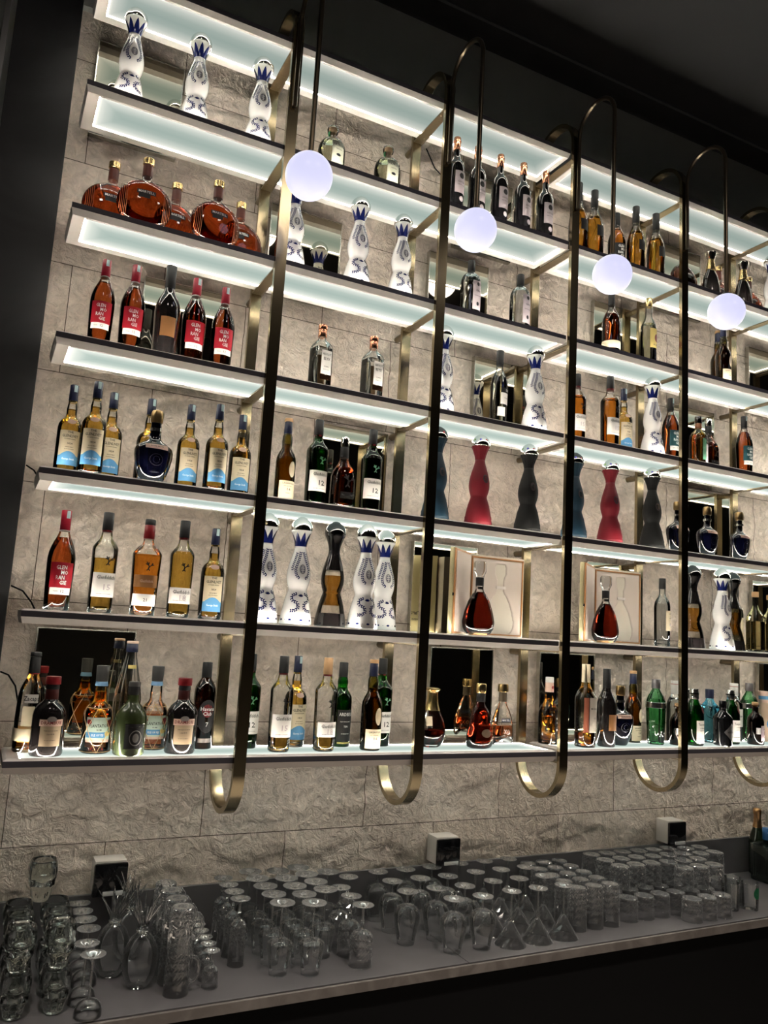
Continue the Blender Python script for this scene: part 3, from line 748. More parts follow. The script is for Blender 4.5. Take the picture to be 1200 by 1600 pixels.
kind('botanical', 'gin_bottle', 'gin bottle', 'round bottle painted with dark botanical pictures', .242,
     R((0, .040), (.005, .0435), (.125, .0440), (.145, .041), (.160, .031), (.170, .0195), (.178, .0155), (.242, .015)), CLR, (GOLDL, .150),
     [neckcap(pbr('copper_paper', (.30, .12, .06), .4), .182, .206, .0165, .0165, 'neck_label'), neckcap(DCHR, .208, .242, .0172, .0170)],
     [('label', GREYP, .018, .010, .10, .018, []), ('print', GREENP, .010, .02, .125, -.006, []), ('emblem', BLKP, 'disc', .012, .128, .020, .008)])
kind('paradis', 'cognac_decanter', 'cognac decanter', 'pear-shaped crystal decanter of dark cognac', .291,
     R((0, .050, .022), (.008, .060, .026), (.025, .0705, .031), (.05, .0735, .033), (.09, .0640, .030), (.13, .049, .025), (.155, .0335, .020), (.168, .022, .017), (.178, .0165, .0155), (.215, .0160, .0152)), CLR, (DKR, .168),
     [('collar', SILV, [(.178, .0168), (.188, .0166)]), ('neck_tag', BLKP, [(.193, .0166), (.225, .0166)]), ('stopper', pbr('crystal', (.97, .98, .98), .01, 0, 1.0, 1.5), [(.226, .0165), (.234, .0175), (.252, .026), (.282, .0262), (.291, .022)]), ('wooden_base', WOOD, [(-.004, .033), (-.0035, .036), (.005, .036), (.006, .034)])], [], inset=.006, seg=36)
kind('drambuie', 'liqueur_bottle', 'liqueur bottle', 'dark brown liqueur bottle with crimson cap', .239,
     R((0, .046), (.006, .0495), (.12, .0500), (.135, .0475), (.150, .039), (.162, .026), (.17, .0195), (.18, .0175), (.215, .017)), SATK, None,
     [neckcap(pbr('oxblood_sleeve', (.07, .012, .010), .4), .168, .200, .0198, .0192, 'neck_sleeve'), neckcap(BLKP, .200, .215, .0196, .0196, 'neck_ring'), neckcap(CRED, .215, .239, .0225, .0225)],
     [('label', KRAFT, .032, .032, .092, .004, [('THE ISLE OF SKYE', .078, .005, INK, .004, .040), ('LIQUEUR', .068, .0055, INK, .004, .022), ('BY APPOINTMENT', .050, .004, INK, .004, .032)]), ('name_label', PINKP, .036, .092, .112, .004, [('DRAMBUIE', .1015, .014, CRED, .004, .062)]), ('seal', pbr('old_silver', (.35, .33, .31), .4, .5), 'disc', .004, .112, .014, .009)])
def plant(key, look, liq):
    kind(key, 'rum_bottle', 'rum bottle', look, .272,
     R((0, .042), (.006, .0455), (.105, .0455), (.125, .0425), (.142, .034), (.155, .0235), (.165, .0195), (.185, .0198), (.205, .0185), (.225, .0165)), CLR, liq,
     [neckcap(pbr('sky_band', (.25, .48, .75), .5), .208, .222, .0200, .0185, 'neck_label'), neckcap(pbr('smoked_cap', (.06, .06, .06), .3), .222, .272, .0185, .0205)],
     [('label', pbr('mint_label', (.50, .62, .52), .55), .040, .042, .112, 0, [('PLANTATION', .086, .0135, INK, .002, .062), ('RUM', .074, .006, INK, .002, .014)]), ('blue_label', BLUP, .030, .050, .067, -.008, [('ISLE OF FIJI', .058, .010, WHITEP, -.002, .036)]),
      ('flower', CRED, 'disc', .034, .094, .009, .012), ('flower', YELP, 'disc', .030, .062, .010, .008), ('flower', CRED, 'disc', -.030, .098, .008, .008), ('flower', GREENP, 'disc', .036, .074, .007, .009), ('foot_label', PINKP, .038, .036, .045, 0, [])], extra=('net',))
plant('plantation', 'netted rum bottle full of amber rum', (ORL, .190))
plant('plantationlow', 'netted rum bottle half full, clear at the neck', (ROSE, .118))
kind('ribbed', 'vodka_bottle', 'vodka bottle', 'tall ribbed clear vodka bottle', .352,
     R((0, .041), (.005, .0445), (.16, .0455), (.19, .042), (.23, .034), (.27, .025), (.30, .0185), (.322, .0170)), CLR, (WAT, .05),
     [neckcap(NAVP, .316, .344, .0195, .0190), neckcap(PINKP, .344, .352, .0192, .0190, 'cap_top')], [('neck_label', YELP, .014, .262, .274, .002, []), ('label', PAPER, .022, .120, .150, .004, [])], flute=.10, fl_n=14, seg=112)
kind('diplomatico', 'rum_bottle', 'rum bottle', 'squat olive-green rum bottle with black label', .227,
     R((0, .045), (.005, .0485), (.095, .0505), (.115, .0495), (.135, .043), (.150, .031), (.160, .0215), (.17, .0185), (.19, .0175)), SATG, None,
     [neckcap(BLKP, .186, .216, .0182, .0182, 'neck_sleeve'), neckcap(pbr('smoked_cap', (.06, .06, .06), .3), .212, .227, .0185, .0182)],
     [('label', BLKP, .033, .024, .098, .008, [('DIPLOMATICO', .090, .0075, SILV, .010, .052)]), ('label_border', SILV, .0345, .0225, .024, .008, []), ('label_border', SILV, .0345, .098, .0995, .008, []), ('emblem', pbr('old_silver', (.35, .33, .31), .4, .5), 'ring', .009, .056, .020, .024), ('emblem', pbr('old_silver', (.35, .33, .31), .4, .5), 'disc', .009, .056, .010, .014)])
kind('havana7', 'rum_bottle', 'rum bottle', 'dark brown rum bottle with black oval label', .291,
     R((0, .0335), (.004, .0365), (.185, .0372), (.205, .0350), (.222, .0265), (.234, .0185), (.245, .0158), (.291, .0145)), BRN, (liquid('dark_rum', (.30, .10, .02)), .22),
     [neckcap(BLKP, .240, .291, .0172, .0168)], [('label', BLKP, 'disc', .002, .110, .0345, .056), ('emblem', CRED, 'disc', .002, .128, .019, .022), ('print', WHITEP, .0002, .1, .1002, 0, [('Havana', .134, .018, WHITEP, .002, .050), ('Club', .118, .018, WHITEP, .002, .032), ('7', .082, .020, WHITEP, .002, None)]), ('foot_label', pbr('old_silver', (.35, .33, .31), .4, .5), .024, .022, .036, 0, [])])
kind('ardbeg', 'whisky_bottle', 'whisky bottle', 'green whisky bottle with black label', .308,
     R((0, .0355), (.004, .0382), (.165, .0388), (.182, .037), (.198, .029), (.208, .021), (.218, .0188), (.236, .0205), (.252, .0175), (.262, .0155), (.308, .0145)), GRN, (GRNW, .215),
     [neckcap(BLKP, .254, .308, .0170, .0165)], [('label', BLKP, .034, .020, .135, .002, [('ARDBEG', .118, .017, WHITEP, .002, .054), ('ISLAY SINGLE MALT', .092, .0055, WHITEP, .002, .044), ('TEN', .074, .010, WHITEP, .002, .016), ('GUARANTEED', .048, .0045, WHITEP, .002, .034)]), ('foot_label', YELP, .030, .012, .018, .002, [])])
kind('remy', 'cognac_decanter', 'cognac decanter', 'round clear decanter with gold collar, mostly empty', .243,
     R((0, .034), (.006, .042), (.02, .052), (.045, .0595), (.07, .0600), (.10, .052), (.13, .037), (.15, .027), (.165, .022), (.178, .0205)), CLR, (DKR, .066),
     [('collar', GOLD, [(.140, .0325), (.155, .0265), (.175, .0225), (.205, .0205), (.212, .0225)]), ('stopper', GOLD, [(.212, .0230), (.218, .0300), (.222, .0300), (.226, .020)]), ], [('label', CREAM, .012, .082, .118, -.022, []), ('print', GOLD, .016, .072, .074, .010, [('XO', .082, .012, GOLD, .012, .014)])], depth=.6)
kind('hennessyxo', 'cognac_decanter', 'cognac decanter', 'dark cognac decanter with waisted shoulders', .250,
     R((0, .042), (.006, .054), (.02, .0605), (.045, .0595), (.075, .0520), (.10, .0460), (.125, .0440), (.145, .037), (.160, .0255), (.17, .0185), (.205, .0165)), CLR, (DKR, .152),
     [neckcap(BLKP, .180, .212, .0178, .0176, 'neck_sleeve'), ('stopper', GOLD, [(.214, .0185), (.218, .0205), (.246, .0205), (.250, .018)])], [('label', pbr('bronze_medal', (.12, .09, .06), .4, .5), 'disc', .010, .060, .024, .016)], depth=.62, inset=.006)
kind('martellxo', 'cognac_decanter', 'cognac decanter', 'arched clear decanter half full of rose cognac', .244,
     R((0, .052, .022), (.01, .0575, .024), (.03, .0610, .025), (.07, .0580, .024), (.105, .0490, .021), (.135, .036, .018), (.155, .0225, .016), (.168, .0165, .0155), (.215, .0155, .015)), CLR, (ROSE, .075),
     [neckcap(pbr('bronze_medal', (.12, .09, .06), .4, .5), .172, .210, .0172, .0168, 'neck_label'), ('stopper', GOLD, [(.212, .0205), (.214, .0225), (.232, .0225), (.244, .020)])], [('label', NAVP, .024, .090, .104, .004, [('MARTELL', .097, .012, WHITEP, .004, .040)]), ('print', PINKP, .0002, .05, .0502, 0, [('XO', .050, .026, PINKP, .008, .034)])], extra=('arch',), inset=.005, seg=40)
kind('crystalrum', 'rum_bottle', 'rum bottle', 'clear rum bottle with black scrolled print, part full', .279,
     R((0, .042), (.006, .0455), (.105, .0460), (.135, .0440), (.158, .034), (.172, .0235), (.183, .020), (.20, .0205), (.222, .0175)), CLR, (ORL, .112),
     [neckcap(PINKP, .216, .256, .0185, .0180, 'neck_label'), neckcap(PAPER, .256, .279, .0182, .0178)], [('label', BLKP, .020, .030, .145, .018, []), ('print', WHITEP, .0002, .05, .0502, 0, [('Chairman', .108, .010, WHITEP, .018, .030), ('RESERVE', .090, .008, WHITEP, .018, .026), ('RUM', .060, .012, WHITEP, .018, .024)]), ('seal', CRED, 'disc', .004, .236, .006, .007)])
kind('macallan', 'whisky_bottle', 'whisky bottle', 'square-shouldered whisky bottle with tall cream label', .344,
     R((0, .0375), (.005, .0395), (.19, .0430), (.205, .0425), (.228, .033), (.245, .0215), (.258, .0175), (.344, .016)), CLR, (ORL, .060),
     [neckcap(CREAM, .268, .344, .0182, .0176, 'capsule')], [('label', pbr('ivory_paper', (.62, .56, .48), .6), .027, .062, .205, .012, [('MACALLAN', .160, .012, INK, .014, .044), ('12', .12, .010, INK, .014, .012)]), ('side_label', REDL and pbr('rust_print', (.30, .09, .05), .5), .009, .062, .205, -.027, [])], n=2.8)
kind('tanqten', 'gin_bottle', 'gin bottle', 'fluted pale-green gin bottle with silver band', .285,
     R((0, .034), (.005, .0375), (.15, .0430), (.17, .0432), (.19, .042), (.21, .035), (.228, .024), (.240, .0175), (.25, .0165)), GRNL, (liquid('green_gin', (.55, .88, .60)), .20),
     [neckcap(pbr('grey_cap', (.20, .19, .20), .35, .6), .245, .285, .0188, .0182), ('band', SILV, [(.160, .0442), (.161, .0452), (.184, .0448), (.185, .0438)])], [('seal', CRED, 'disc', .018, .206, .0085, .010)], flute=.07, fl_n=10, seg=80)
kind('tanq', 'gin_bottle', 'gin bottle', 'green gin bottle with red seal', .252,
     R((0, .0385), (.005, .0415), (.135, .0425), (.152, .0405), (.172, .034), (.190, .025), (.202, .0195), (.21, .018)), GRN, (liquid('green_gin_dark', (.06, .36, .12)), .18),
     [neckcap(SILV, .206, .252, .0205, .0200), ('cap_ring', DCHR, [(.228, .0214), (.233, .0214)])], [('label', PAPER, .034, .034, .112, .006, [('Tanqueray', .095, .014, INK, .006, .052), ('LONDON', .078, .008, INK, .006, .034), ('DRY GIN', .067, .008, INK, .006, .034)]), ('foot_label', PAPER, .034, .012, .032, .006, [('IMPORTED', .022, .005, INK, .006, .030)]), ('seal', CRED, 'disc', .016, .160, .014, .016)])
kind('bombay', 'gin_bottle', 'gin bottle', 'square aqua-blue gin bottle with dark cap', .248,
     R((0, .038, None, 5), (.004, .041, None, 5), (.15, .041, None, 5), (.172, .034, None, 3), (.19, .022, None, 2.2), (.202, .0175, None, 2), (.215, .0165, None, 2)), BLU, (liquid('blue_gin', (.62, .86, .92)), .17),
     [neckcap(NAVP, .205, .248, .0192, .0205)], [('label', PAPER, .020, .020, .12, .012, [])], seg=40)
kind('ginclear', 'gin_bottle', 'gin bottle', 'clear gin bottle with silver cap, half hidden', .243,
     R((0, .036), (.005, .039), (.13, .040), (.155, .036), (.175, .025), (.188, .018), (.2, .0165)), CLR, (WAT, .17), [neckcap(SILV, .196, .243, .0185, .0185)], [('label', PAPER, .024, .04, .12, .004, [])])
kind('whitegin', 'gin_bottle', 'gin bottle', 'clear gin bottle with tall white cap', .279,
     R((0, .036), (.005, .039), (.165, .0395), (.182, .037), (.200, .028), (.212, .020), (.225, .018)), CLR, (WAT, .20), [neckcap(PAPER, .218, .279, .0205, .0205), ('cap_ring', pbr('rose_metal', (.55, .30, .28), .3, .6), [(.262, .0212), (.266, .0212)])], [('label', PAPER, .024, .07, .155, .004, [('GIN', .12, .010, INK, .004, .02)])])
kind('monkey', 'gin_bottle', 'gin bottle', 'brown apothecary gin bottle with lilac label', .192,
     R((0, .034), (.004, .0370), (.105, .0375), (.122, .034), (.136, .024), (.145, .0160), (.152, .0140), (.170, .0138), (.174, .018), (.178, .018)), BRN, (liquid('brown_gin', (.16, .06, .015)), .13),
     [neckcap(CORK, .176, .192, .0140, .0150, 'cork_top')], [('label', pbr('lilac_label', (.50, .40, .43), .55), .022, .020, .088, .010, []), ('emblem', pbr('plum_print', (.20, .11, .14), .5), 'ring', .010, .054, .015, .020), ('emblem', pbr('plum_print', (.20, .11, .14), .5), 'disc', .010, .054, .006, .010), ('side_label', PAPER, .010, .05, .078, -.024, [])])
kind('hendricks', 'gin_bottle', 'gin bottle', 'squat black gin bottle with silver diamond label', .204,
     R((0, .036), (.004, .0415), (.125, .0440), (.130, .043), (.150, .024), (.158, .0165), (.165, .0145), (.19, .0145)), BLKG, None,
     [neckcap(BLKG, .168, .204, .0165, .0165)], [('label', pbr('pewter_label', (.32, .31, .31), .35, .6), .040, (lambda u: .062 - .040 * (1 - abs(u)) + .0), (lambda u: .066 + .040 * (1 - abs(u))), .008, [("HENDRICK'S", .064, .013, INK, .008, .052)])])
kind('mare', 'gin_bottle', 'gin bottle', 'pale bottle with blue disc and blue-banded cap', .245,
     R((0, .036), (.005, .042), (.06, .044), (.12, .041), (.155, .033), (.175, .024), (.19, .0205)), pbr('frosted_sand', (.62, .45, .33), .35), None,
     [neckcap(PINKP, .19, .245, .0215, .0255), ('cap_band', BLUP, [(.205, .0232), (.222, .0245)])], [('emblem', BLUP, 'disc', 0, .085, .026, .030)])

# --- decanters shaped like a bell and gourd
TAL = norm_rings(R((0, .0560), (.003, .0585), (.02, .0572), (.05, .0525), (.08, .0468), (.100, .0420), (.115, .0375), (.124, .0345), (.130, .0335), (.136, .0345), (.150, .0388), (.165, .0420), (.180, .0432), (.195, .0425), (.215, .0392), (.235, .0345), (.255, .0290), (.272, .0240), (.285, .0212), (.294, .0205)))
ZS = .955
TAL = [(z * ZS, a, b, n) for z, a, b, n in TAL]
COLL = norm_rings(R((.294, .0212), (.300, .0215), (.315, .0242), (.330, .0292), (.343, .0340), (.350, .0378), (.353, .0386), (.356, .0380)))
COLL = [(z * ZS, a, b, n) for z, a, b, n in COLL]
DOME = R((.338, .0365), (.3395, .0392), (.3425, .0400), (.350, .0404), (.358, .0390), (.366, .0357), (.373, .0312), (.379, .0258), (.384, .0200), (.388, .0138), (.391, .0070), (.392, .001))
def leaf(bm, rings, x, z, ang, L, w, mi, off=.0006, ph0=0.0):
    q = [(0, 0), (.35, .5), (.75, .42), (1, 0), (.75, -.42), (.35, -.5)]
    vs = []
    for a, b in q:
        dx = a * L * math.cos(ang) - b * w * math.sin(ang); dz = a * L * math.sin(ang) + b * w * math.cos(ang)
        r = ring_at(rings, z)[1]
        vs.append(bm.verts.new(surf(rings, ph0 + (x + dx) / r, z + dz, off)))
    bm.faces.new(vs).material_index = mi
def sprig(bm, rings, pts, mi, L=.0088, w=.0046, ph0=0.0, step=.0066, gap=.0008):
    P = []
    for (a, b), (c, d) in zip(pts, pts[1:]):
        n = max(1, int(math.hypot(c - a, d - b) / .001))
        P += [(a + (c - a) * i / n, b + (d - b) * i / n) for i in range(n)]
    acc = 0; last = P[0]; side = 1
    for i in range(1, len(P)):
        acc += math.hypot(P[i][0] - last[0], P[i][1] - last[1]); last = P[i]
        if acc >= step:
            acc = 0
            j = min(i + 3, len(P) - 1)
            an = math.atan2(P[j][1] - P[i - 1][1], P[j][0] - P[i - 1][0])
            for sd in (1, -1):
                leaf(bm, rings, P[i][0], P[i][1], an + sd * .75, L, w, mi, ph0=ph0)
def arc(cx, cz, rx, rz, a0, a1, n=24): return [(cx + rx * math.cos(math.radians(a0 + (a1 - a0) * i / n)), cz + rz * math.sin(math.radians(a0 + (a1 - a0) * i / n))) for i in range(n + 1)]
def talavera_parts():
    bm = bmesh.new(); lathe(bm, TAL, 40, 0)
    for ph in (0, PI):
        # scrolls on the bell
        for sx in (1, -1):
            s = arc(sx * .034, .088, .013, .017, 90 if sx > 0 else 90, 270 if sx > 0 else -90)[::1]
            s = [(sx * .012, .106)] + arc(sx * .020, .092, .013, .014, 90, 270 if sx > 0 else -90) if False else None
            path = [(sx * .006, .110), (sx * .018, .108), (sx * .030, .102), (sx * .034, .092), (sx * .028, .082), (sx * .016, .077), (sx * .010, .068), (sx * .012, .056), (sx * .024, .048), (sx * .040, .047)]
            sprig(bm, TAL, path, 1, ph0=ph)
        for a in (-60, -30, 0, 30, 60): leaf(bm, TAL, 0, .098, math.radians(90 + a), .012, .004, 1, ph0=ph)
        # wreath and medallion on the gourd
        for sx in (1, -1):
            sprig(bm, TAL, [(sx * .003, .162), (sx * .016, .166), (sx * .024, .178), (sx * .026, .195), (sx * .021, .212), (sx * .014, .228), (sx * .009, .245), (sx * .006, .258)], 1, L=.0078, w=.0042, ph0=ph)
            sprig(bm, TAL, [(sx * .036, .185), (sx * .040, .200), (sx * .034, .215), (sx * .026, .235), (sx * .018, .258)], 1, L=.0072, w=.0038, ph0=ph)
        r = TAL
        N = 26
        for k0, k1, mi in ((1.0, 1.12, 2), (0, .95, 3)):
            ring0, ring1 = [], []
            for i in range(N):
                a = 2 * PI * i / N
                for lst, k in ((ring0, k0), (ring1, k1)):
                    x, z = .0125 * k * math.cos(a), .197 + .0185 * k * math.sin(a)
                    lst.append((x, z))
            A = [bm.verts.new(surf(r, ph + x / ring_at(r, z)[1], z, .0012 if k0 else .0007)) for x, z in ring1]
            if k0:
                B = [bm.verts.new(surf(r, ph + x / ring_at(r, z)[1], z, .0016)) for x, z in ring0]
                for i in range(N): bm.faces.new((A[i], A[(i + 1) % N], B[(i + 1) % N], B[i])).material_index = mi
            else: bm.faces.new(A).material_index = mi
        for (x, z) in ((-.004, .205), (.004, .205), (-.004, .197), (.004, .197), (-.004, .189), (.004, .189)):
            for a in (40, 130, 220, 310): leaf(bm, TAL, x, z, math.radians(a), .0042, .002, 1, off=.0016, ph0=ph)
    for q in range(9):
        x0 = 2 * PI * q / 9
        for a in (-55, -28, 0, 28, 55): leaf(bm, TAL, 0, .012, math.radians(90 + a), .0085, .0034, 1, ph0=x0)
        leaf(bm, TAL, 0, .014, math.radians(90), .003, .003, 1, ph0=x0 + PI / 9)
    body = mesh_of(bm, 'body', [WCER, COBALT, WCER, pbr('medallion', (.52, .51, .52), .25, .4)], angle='keep')
    bm = bmesh.new(); lathe(bm, COLL, 48, 0)
    n = 8
    for q in range(n):
        c = 2 * PI * q / n
        prev = None
        for zz, f in [(a * ZS, b) for a, b in ((.2945, 1.0), (.305, 1.0), (.312, 1.0), (.320, .84), (.330, .56), (.340, .28), (.347, .02))]:
            dphi = PI / n * f
            row = [bm.verts.new(surf(COLL, c + dphi * u, zz, .0007)) for u in (-1, -.33, .33, 1)]
            if prev:
                for i in range(3): bm.faces.new((prev[i], prev[i + 1], row[i + 1], row[i])).material_index = 1
            prev = row
    col = mesh_of(bm, 'collar', [WCER, COBALT], angle='keep')
    bm = bmesh.new(); lathe(bm, norm_rings(DOME), 40)
    dome = mesh_of(bm, 'stopper', [CHROME])
    return [('body', body, -1), ('collar', col, -1), ('stopper', dome, -1)]
def matte_parts(mat, capm):
    bm = bmesh.new()
    lathe(bm, TAL, 40, 0)
    for q in range(10):
        for a in (-50, -25, 0, 25, 50): leaf(bm, TAL, 0, .030, math.radians(90 + a), .016, .005, 0, off=.0012, ph0=2 * PI * q / 10)
        for a in (-50, 0, 50): leaf(bm, TAL, 0, .085, math.radians(90 + a), .013, .004, 0, off=.0012, ph0=2 * PI * (q + .5) / 10)
    lathe(bm, [(.0145, .0580, .0580, 2), (.016, .0588, .0588, 2), (.018, .0578, .0578, 2)], 40, 0, False, False)
    rim, kk = [], 26
    A = [bm.verts.new(surf(TAL, (.0125 * math.cos(2 * PI * i / kk)) / ring_at(TAL, .197 + .0185 * math.sin(2 * PI * i / kk))[1], .197 + .0185 * math.sin(2 * PI * i / kk), .001)) for i in range(kk)]
    bm.faces.new(A).material_index = 1
    for (x, z) in ((-.004, .205), (.004, .205), (-.004, .197), (.004, .197), (-.004, .189), (.004, .189)):
        for a in (40, 130, 220, 310): leaf(bm, TAL, x, z, math.radians(a), .0042, .0018, 2, off=.0016)
    body = mesh_of(bm, 'body', [mat, pbr('dark_medallion', (.02, .01, .012), .5), SILV], angle='keep')
    bm = bmesh.new(); lathe(bm, COLL, 48, 0, flute=.07, fl_n=12)
    col = mesh_of(bm, 'collar', [mat])
    bm = bmesh.new(); lathe(bm, norm_rings(DOME), 40)
    rr = norm_rings(DOME)
    for q in range(9):
        for a in (0, 72, 144, 216, 288):
            leaf(bm, rr, 0, .362, math.radians(90 + a), .006, .004, 1 + q % 3, off=.0006, ph0=2 * PI * q / 9)
    dome = mesh_of(bm, 'stopper', [capm, CRED, pbr('enamel_green', (.20, .32, .10), .3), pbr('enamel_blue', (.06, .05, .30), .3)], angle='keep')
    return [('body', body, -1), ('collar', col, -1), ('stopper', dome, -1)]
def gold_parts():
    bm = bmesh.new(); lathe(bm, TAL, 40, 0)
    body = mesh_of(bm, 'body', [thin_glass('smoke_glass', (.92, .90, .86), (.35, .33, .30))])
    bm = bmesh.new()
    ins = [(max(.05, z), rx - .004, ry - .004, n) for z, rx, ry, n in TAL if z >= .05 and z <= .2]
    lathe(bm, ins, 36); liq = mesh_of(bm, 'liquid', [liquid('old_tequila', (.80, .42, .08))])
    bm = bmesh.new(); lathe(bm, [(z, rx + .0006, ry + .0006, n) for z, rx, ry, n in TAL if z <= .05], 40)
    base = mesh_of(bm, 'base', [SATK])
    bm = bmesh.new(); lathe(bm, [(z, rx + .0006, ry + .0006, n) for z, rx, ry, n in TAL if z >= .205], 40)
    nk = mesh_of(bm, 'neck', [SATK])
    bm = bmesh.new(); lathe(bm, COLL, 48, 0); col = mesh_of(bm, 'collar', [BLKG])
    bm = bmesh.new(); lathe(bm, norm_rings(DOME), 40); d = mesh_of(bm, 'stopper', [DCHR])
    return [('body', body, -1), ('liquid', liq, 0), ('base', base, -1), ('neck', nk, -1), ('collar', col, -1), ('stopper', d, -1)]
SPECIAL = {
 'talavera': ('ceramic_decanter', 'decanter', 'white ceramic decanter painted with blue leaves', talavera_parts),
 'mattered': ('ceramic_decanter', 'decanter', 'matte red ceramic decanter with painted silver stopper', lambda: matte_parts(pbr('matte_red', (.115, .0055, .011), .55, spec=.25), CHROME)),
 'matteblack': ('ceramic_decanter', 'decanter', 'matte black ceramic decanter with painted silver stopper', lambda: matte_parts(pbr('matte_black', (.005, .005, .005), .6, spec=.2), CHROME)),
 'matteblue': ('ceramic_decanter', 'decanter', 'matte dark-blue ceramic decanter with dark stopper', lambda: matte_parts(pbr('matte_blue', (.004, .016, .028), .55, spec=.25), DCHR)),
 'glassgold': ('glass_decanter', 'decanter', 'smoked glass decanter of amber tequila, black based', gold_parts)}

def generic_parts(k):
    d = K[k]; rings = d['rings']; parts = []
    bm = bmesh.new()
    if d['extra'] and d['extra'][0] == 'arch':
        lp = lathe(bm, rings, d['seg'], cap0=False, cap1=False)
        for v in bm.verts:
            if v.co.z < .035: v.co.z += .026 * max(0, 1 - (v.co.x / .047) ** 2) * (1 - v.co.z / .035)
        bm.faces.new(lp[0][::-1]); bm.faces.new(lp[-1])
    else: lathe(bm, rings, d['seg'], cap1=d['glass'] not in (CLR,), flute=d['flute'], fl_n=d['fl_n'])
    mats = [d['glass']]
    ex = d['extra']
    if ex and ex[0] == 'stag':
        mats.append(ex[1]); stag(bm, rings, ex[2], ex[3], ex[4], 1)
    if ex and ex[0] == 'ribs':
        mats.append(pbr('rib_brown', (.30, .12, .06), .15, .3))  # red-brown tone of the raised ribs
        for sx in (1, -1):
            for q in range(5):
                xx = sx * (.060 + .0055 * q)
                pts = []
                for i in range(15):
                    z = .012 + i * .010
                    rx, ry = ring_at(rings, z)[1:3]
                    if abs(xx) < rx * .985: pts.append(surf(rings, math.asin(xx / rx), z, .0003))
                if len(pts) > 3: tube(bm, pts, .0009, 5, 1)
    parts.append(('body', mesh_of(bm, 'body', mats, angle='keep' if ex else None), -1))
    if d['liq']:
        m, fz = d['liq']; ins = d['inset']
        base = .012 if k not in ('martellxo',) else .030
        zs = [base] + [r[0] for r in rings if base + .003 < r[0] < fz - .001] + [fz]
        rr = []
        for z in zs:
            r = ring_at(rings, z); rr.append((z, max(.004, r[1] - ins), max(.004, r[2] - ins), r[3]))
        bm = bmesh.new(); lathe(bm, [(rr[0][0] - .003, rr[0][1] * .85, rr[0][2] * .85, rr[0][3])] + rr, d['seg'], flute=d['flute'] * .7, fl_n=d['fl_n'])
        parts.append(('liquid', mesh_of(bm, 'liquid', [m]), -1))
    for nm, m, prof in d['caps']:
        bm = bmesh.new()
        dep = 1.0
        lathe(bm, norm_rings(prof, dep), 24, cap0=nm not in ('straw_band',), cap1=nm not in ('straw_band',))
        parts.append((nm, mesh_of(bm, nm, [m]), -1))
    for L in d['labels']:
        nm, m, hw = L[:3]
        bm = bmesh.new(); mats = [m]
        if hw == 'disc':
            disc(bm, rings, L[3], L[4], L[5], L[6], .0011, 0)
        elif hw == 'ring':
            disc(bm, rings, L[3], L[4], L[5], L[6], .0012, 0, 26, .88)
        elif hw == 'back':
            patch(bm, rings, L[6], L[4], L[5], .0004, 0, 0, back=True)
        else:
            patch(bm, rings, hw, L[3], L[4], .0005 if nm in ('label', 'back_label') else .0008, 0, L[5])
            for (t, tz, ts, tm, tx, tw) in L[6]:
                if tm not in mats: mats.append(tm)
                wrap_text(bm, rings, t, tx, tz, ts, .0013, mats.index(tm), tw)
        parts.append((nm, mesh_of(bm, nm, mats, angle='keep'), -1))
    if d['tax']:
        bm = bmesh.new(); rr = norm_rings(d['caps'][0][2]); H = rr[-1][0]
        patch(bm, rr, .0055, H - .026, H - .002, .0004, 0, .004, 4, 2)
        parts.append(('tax_strip', mesh_of(bm, 'tax_strip', [TAXP], angle='keep'), -1))
    if ex and ex[0] == 'net':
        bm = bmesh.new()
        for q in range(4):
            for sg in (1, -1):
                pts = [surf(rings, 2 * PI * q / 4 + sg * 2.0 * t / 20 * 1.55 / 2, .004 + .146 * t / 20, .0018) for t in range(21)]
                tube(bm, pts, .0011, 5)
        for zz in (.006, .140):
            tube(bm, [surf(rings, 2 * PI * i / 30, zz, .0018) for i in range(31)], .0012, 5)
        parts.append(('raffia_net', mesh_of(bm, 'raffia_net', [RAFF]), -1))
    if ex and ex[0] == 'ribbon':
        bm = bmesh.new(); tube(bm, [(-.016, -.004, .184), (-.021, -.008, .176), (-.022, -.010, .166), (-.019, -.012, .160)], .0036, 6)
        parts.append(('ribbon', mesh_of(bm, 'ribbon', [pbr('green_ribbon', (.05, .30, .10), .5)]), -1))
    return parts
BUILT = {}
def build(k):
    if k not in BUILT:
        if k in SPECIAL: BUILT[k] = (SPECIAL[k][0], SPECIAL[k][1], SPECIAL[k][2], .392, SPECIAL[k][3]())
        else:
            d = K[k]; BUILT[k] = (d['name'], d['cat'], d['look'], d['H'], generic_parts(k))
    return BUILT[k]
def place(k, loc, s, rz, label, group):
    nm, cat, look, H, parts = build(k)
    r = empty(nm, loc, rz, s)
    tag(r, label, cat, group)
    os_ = []
    for pn, me, par in parts:
        os_.append(link(pn, me, r if par < 0 else os_[par]))
    return r

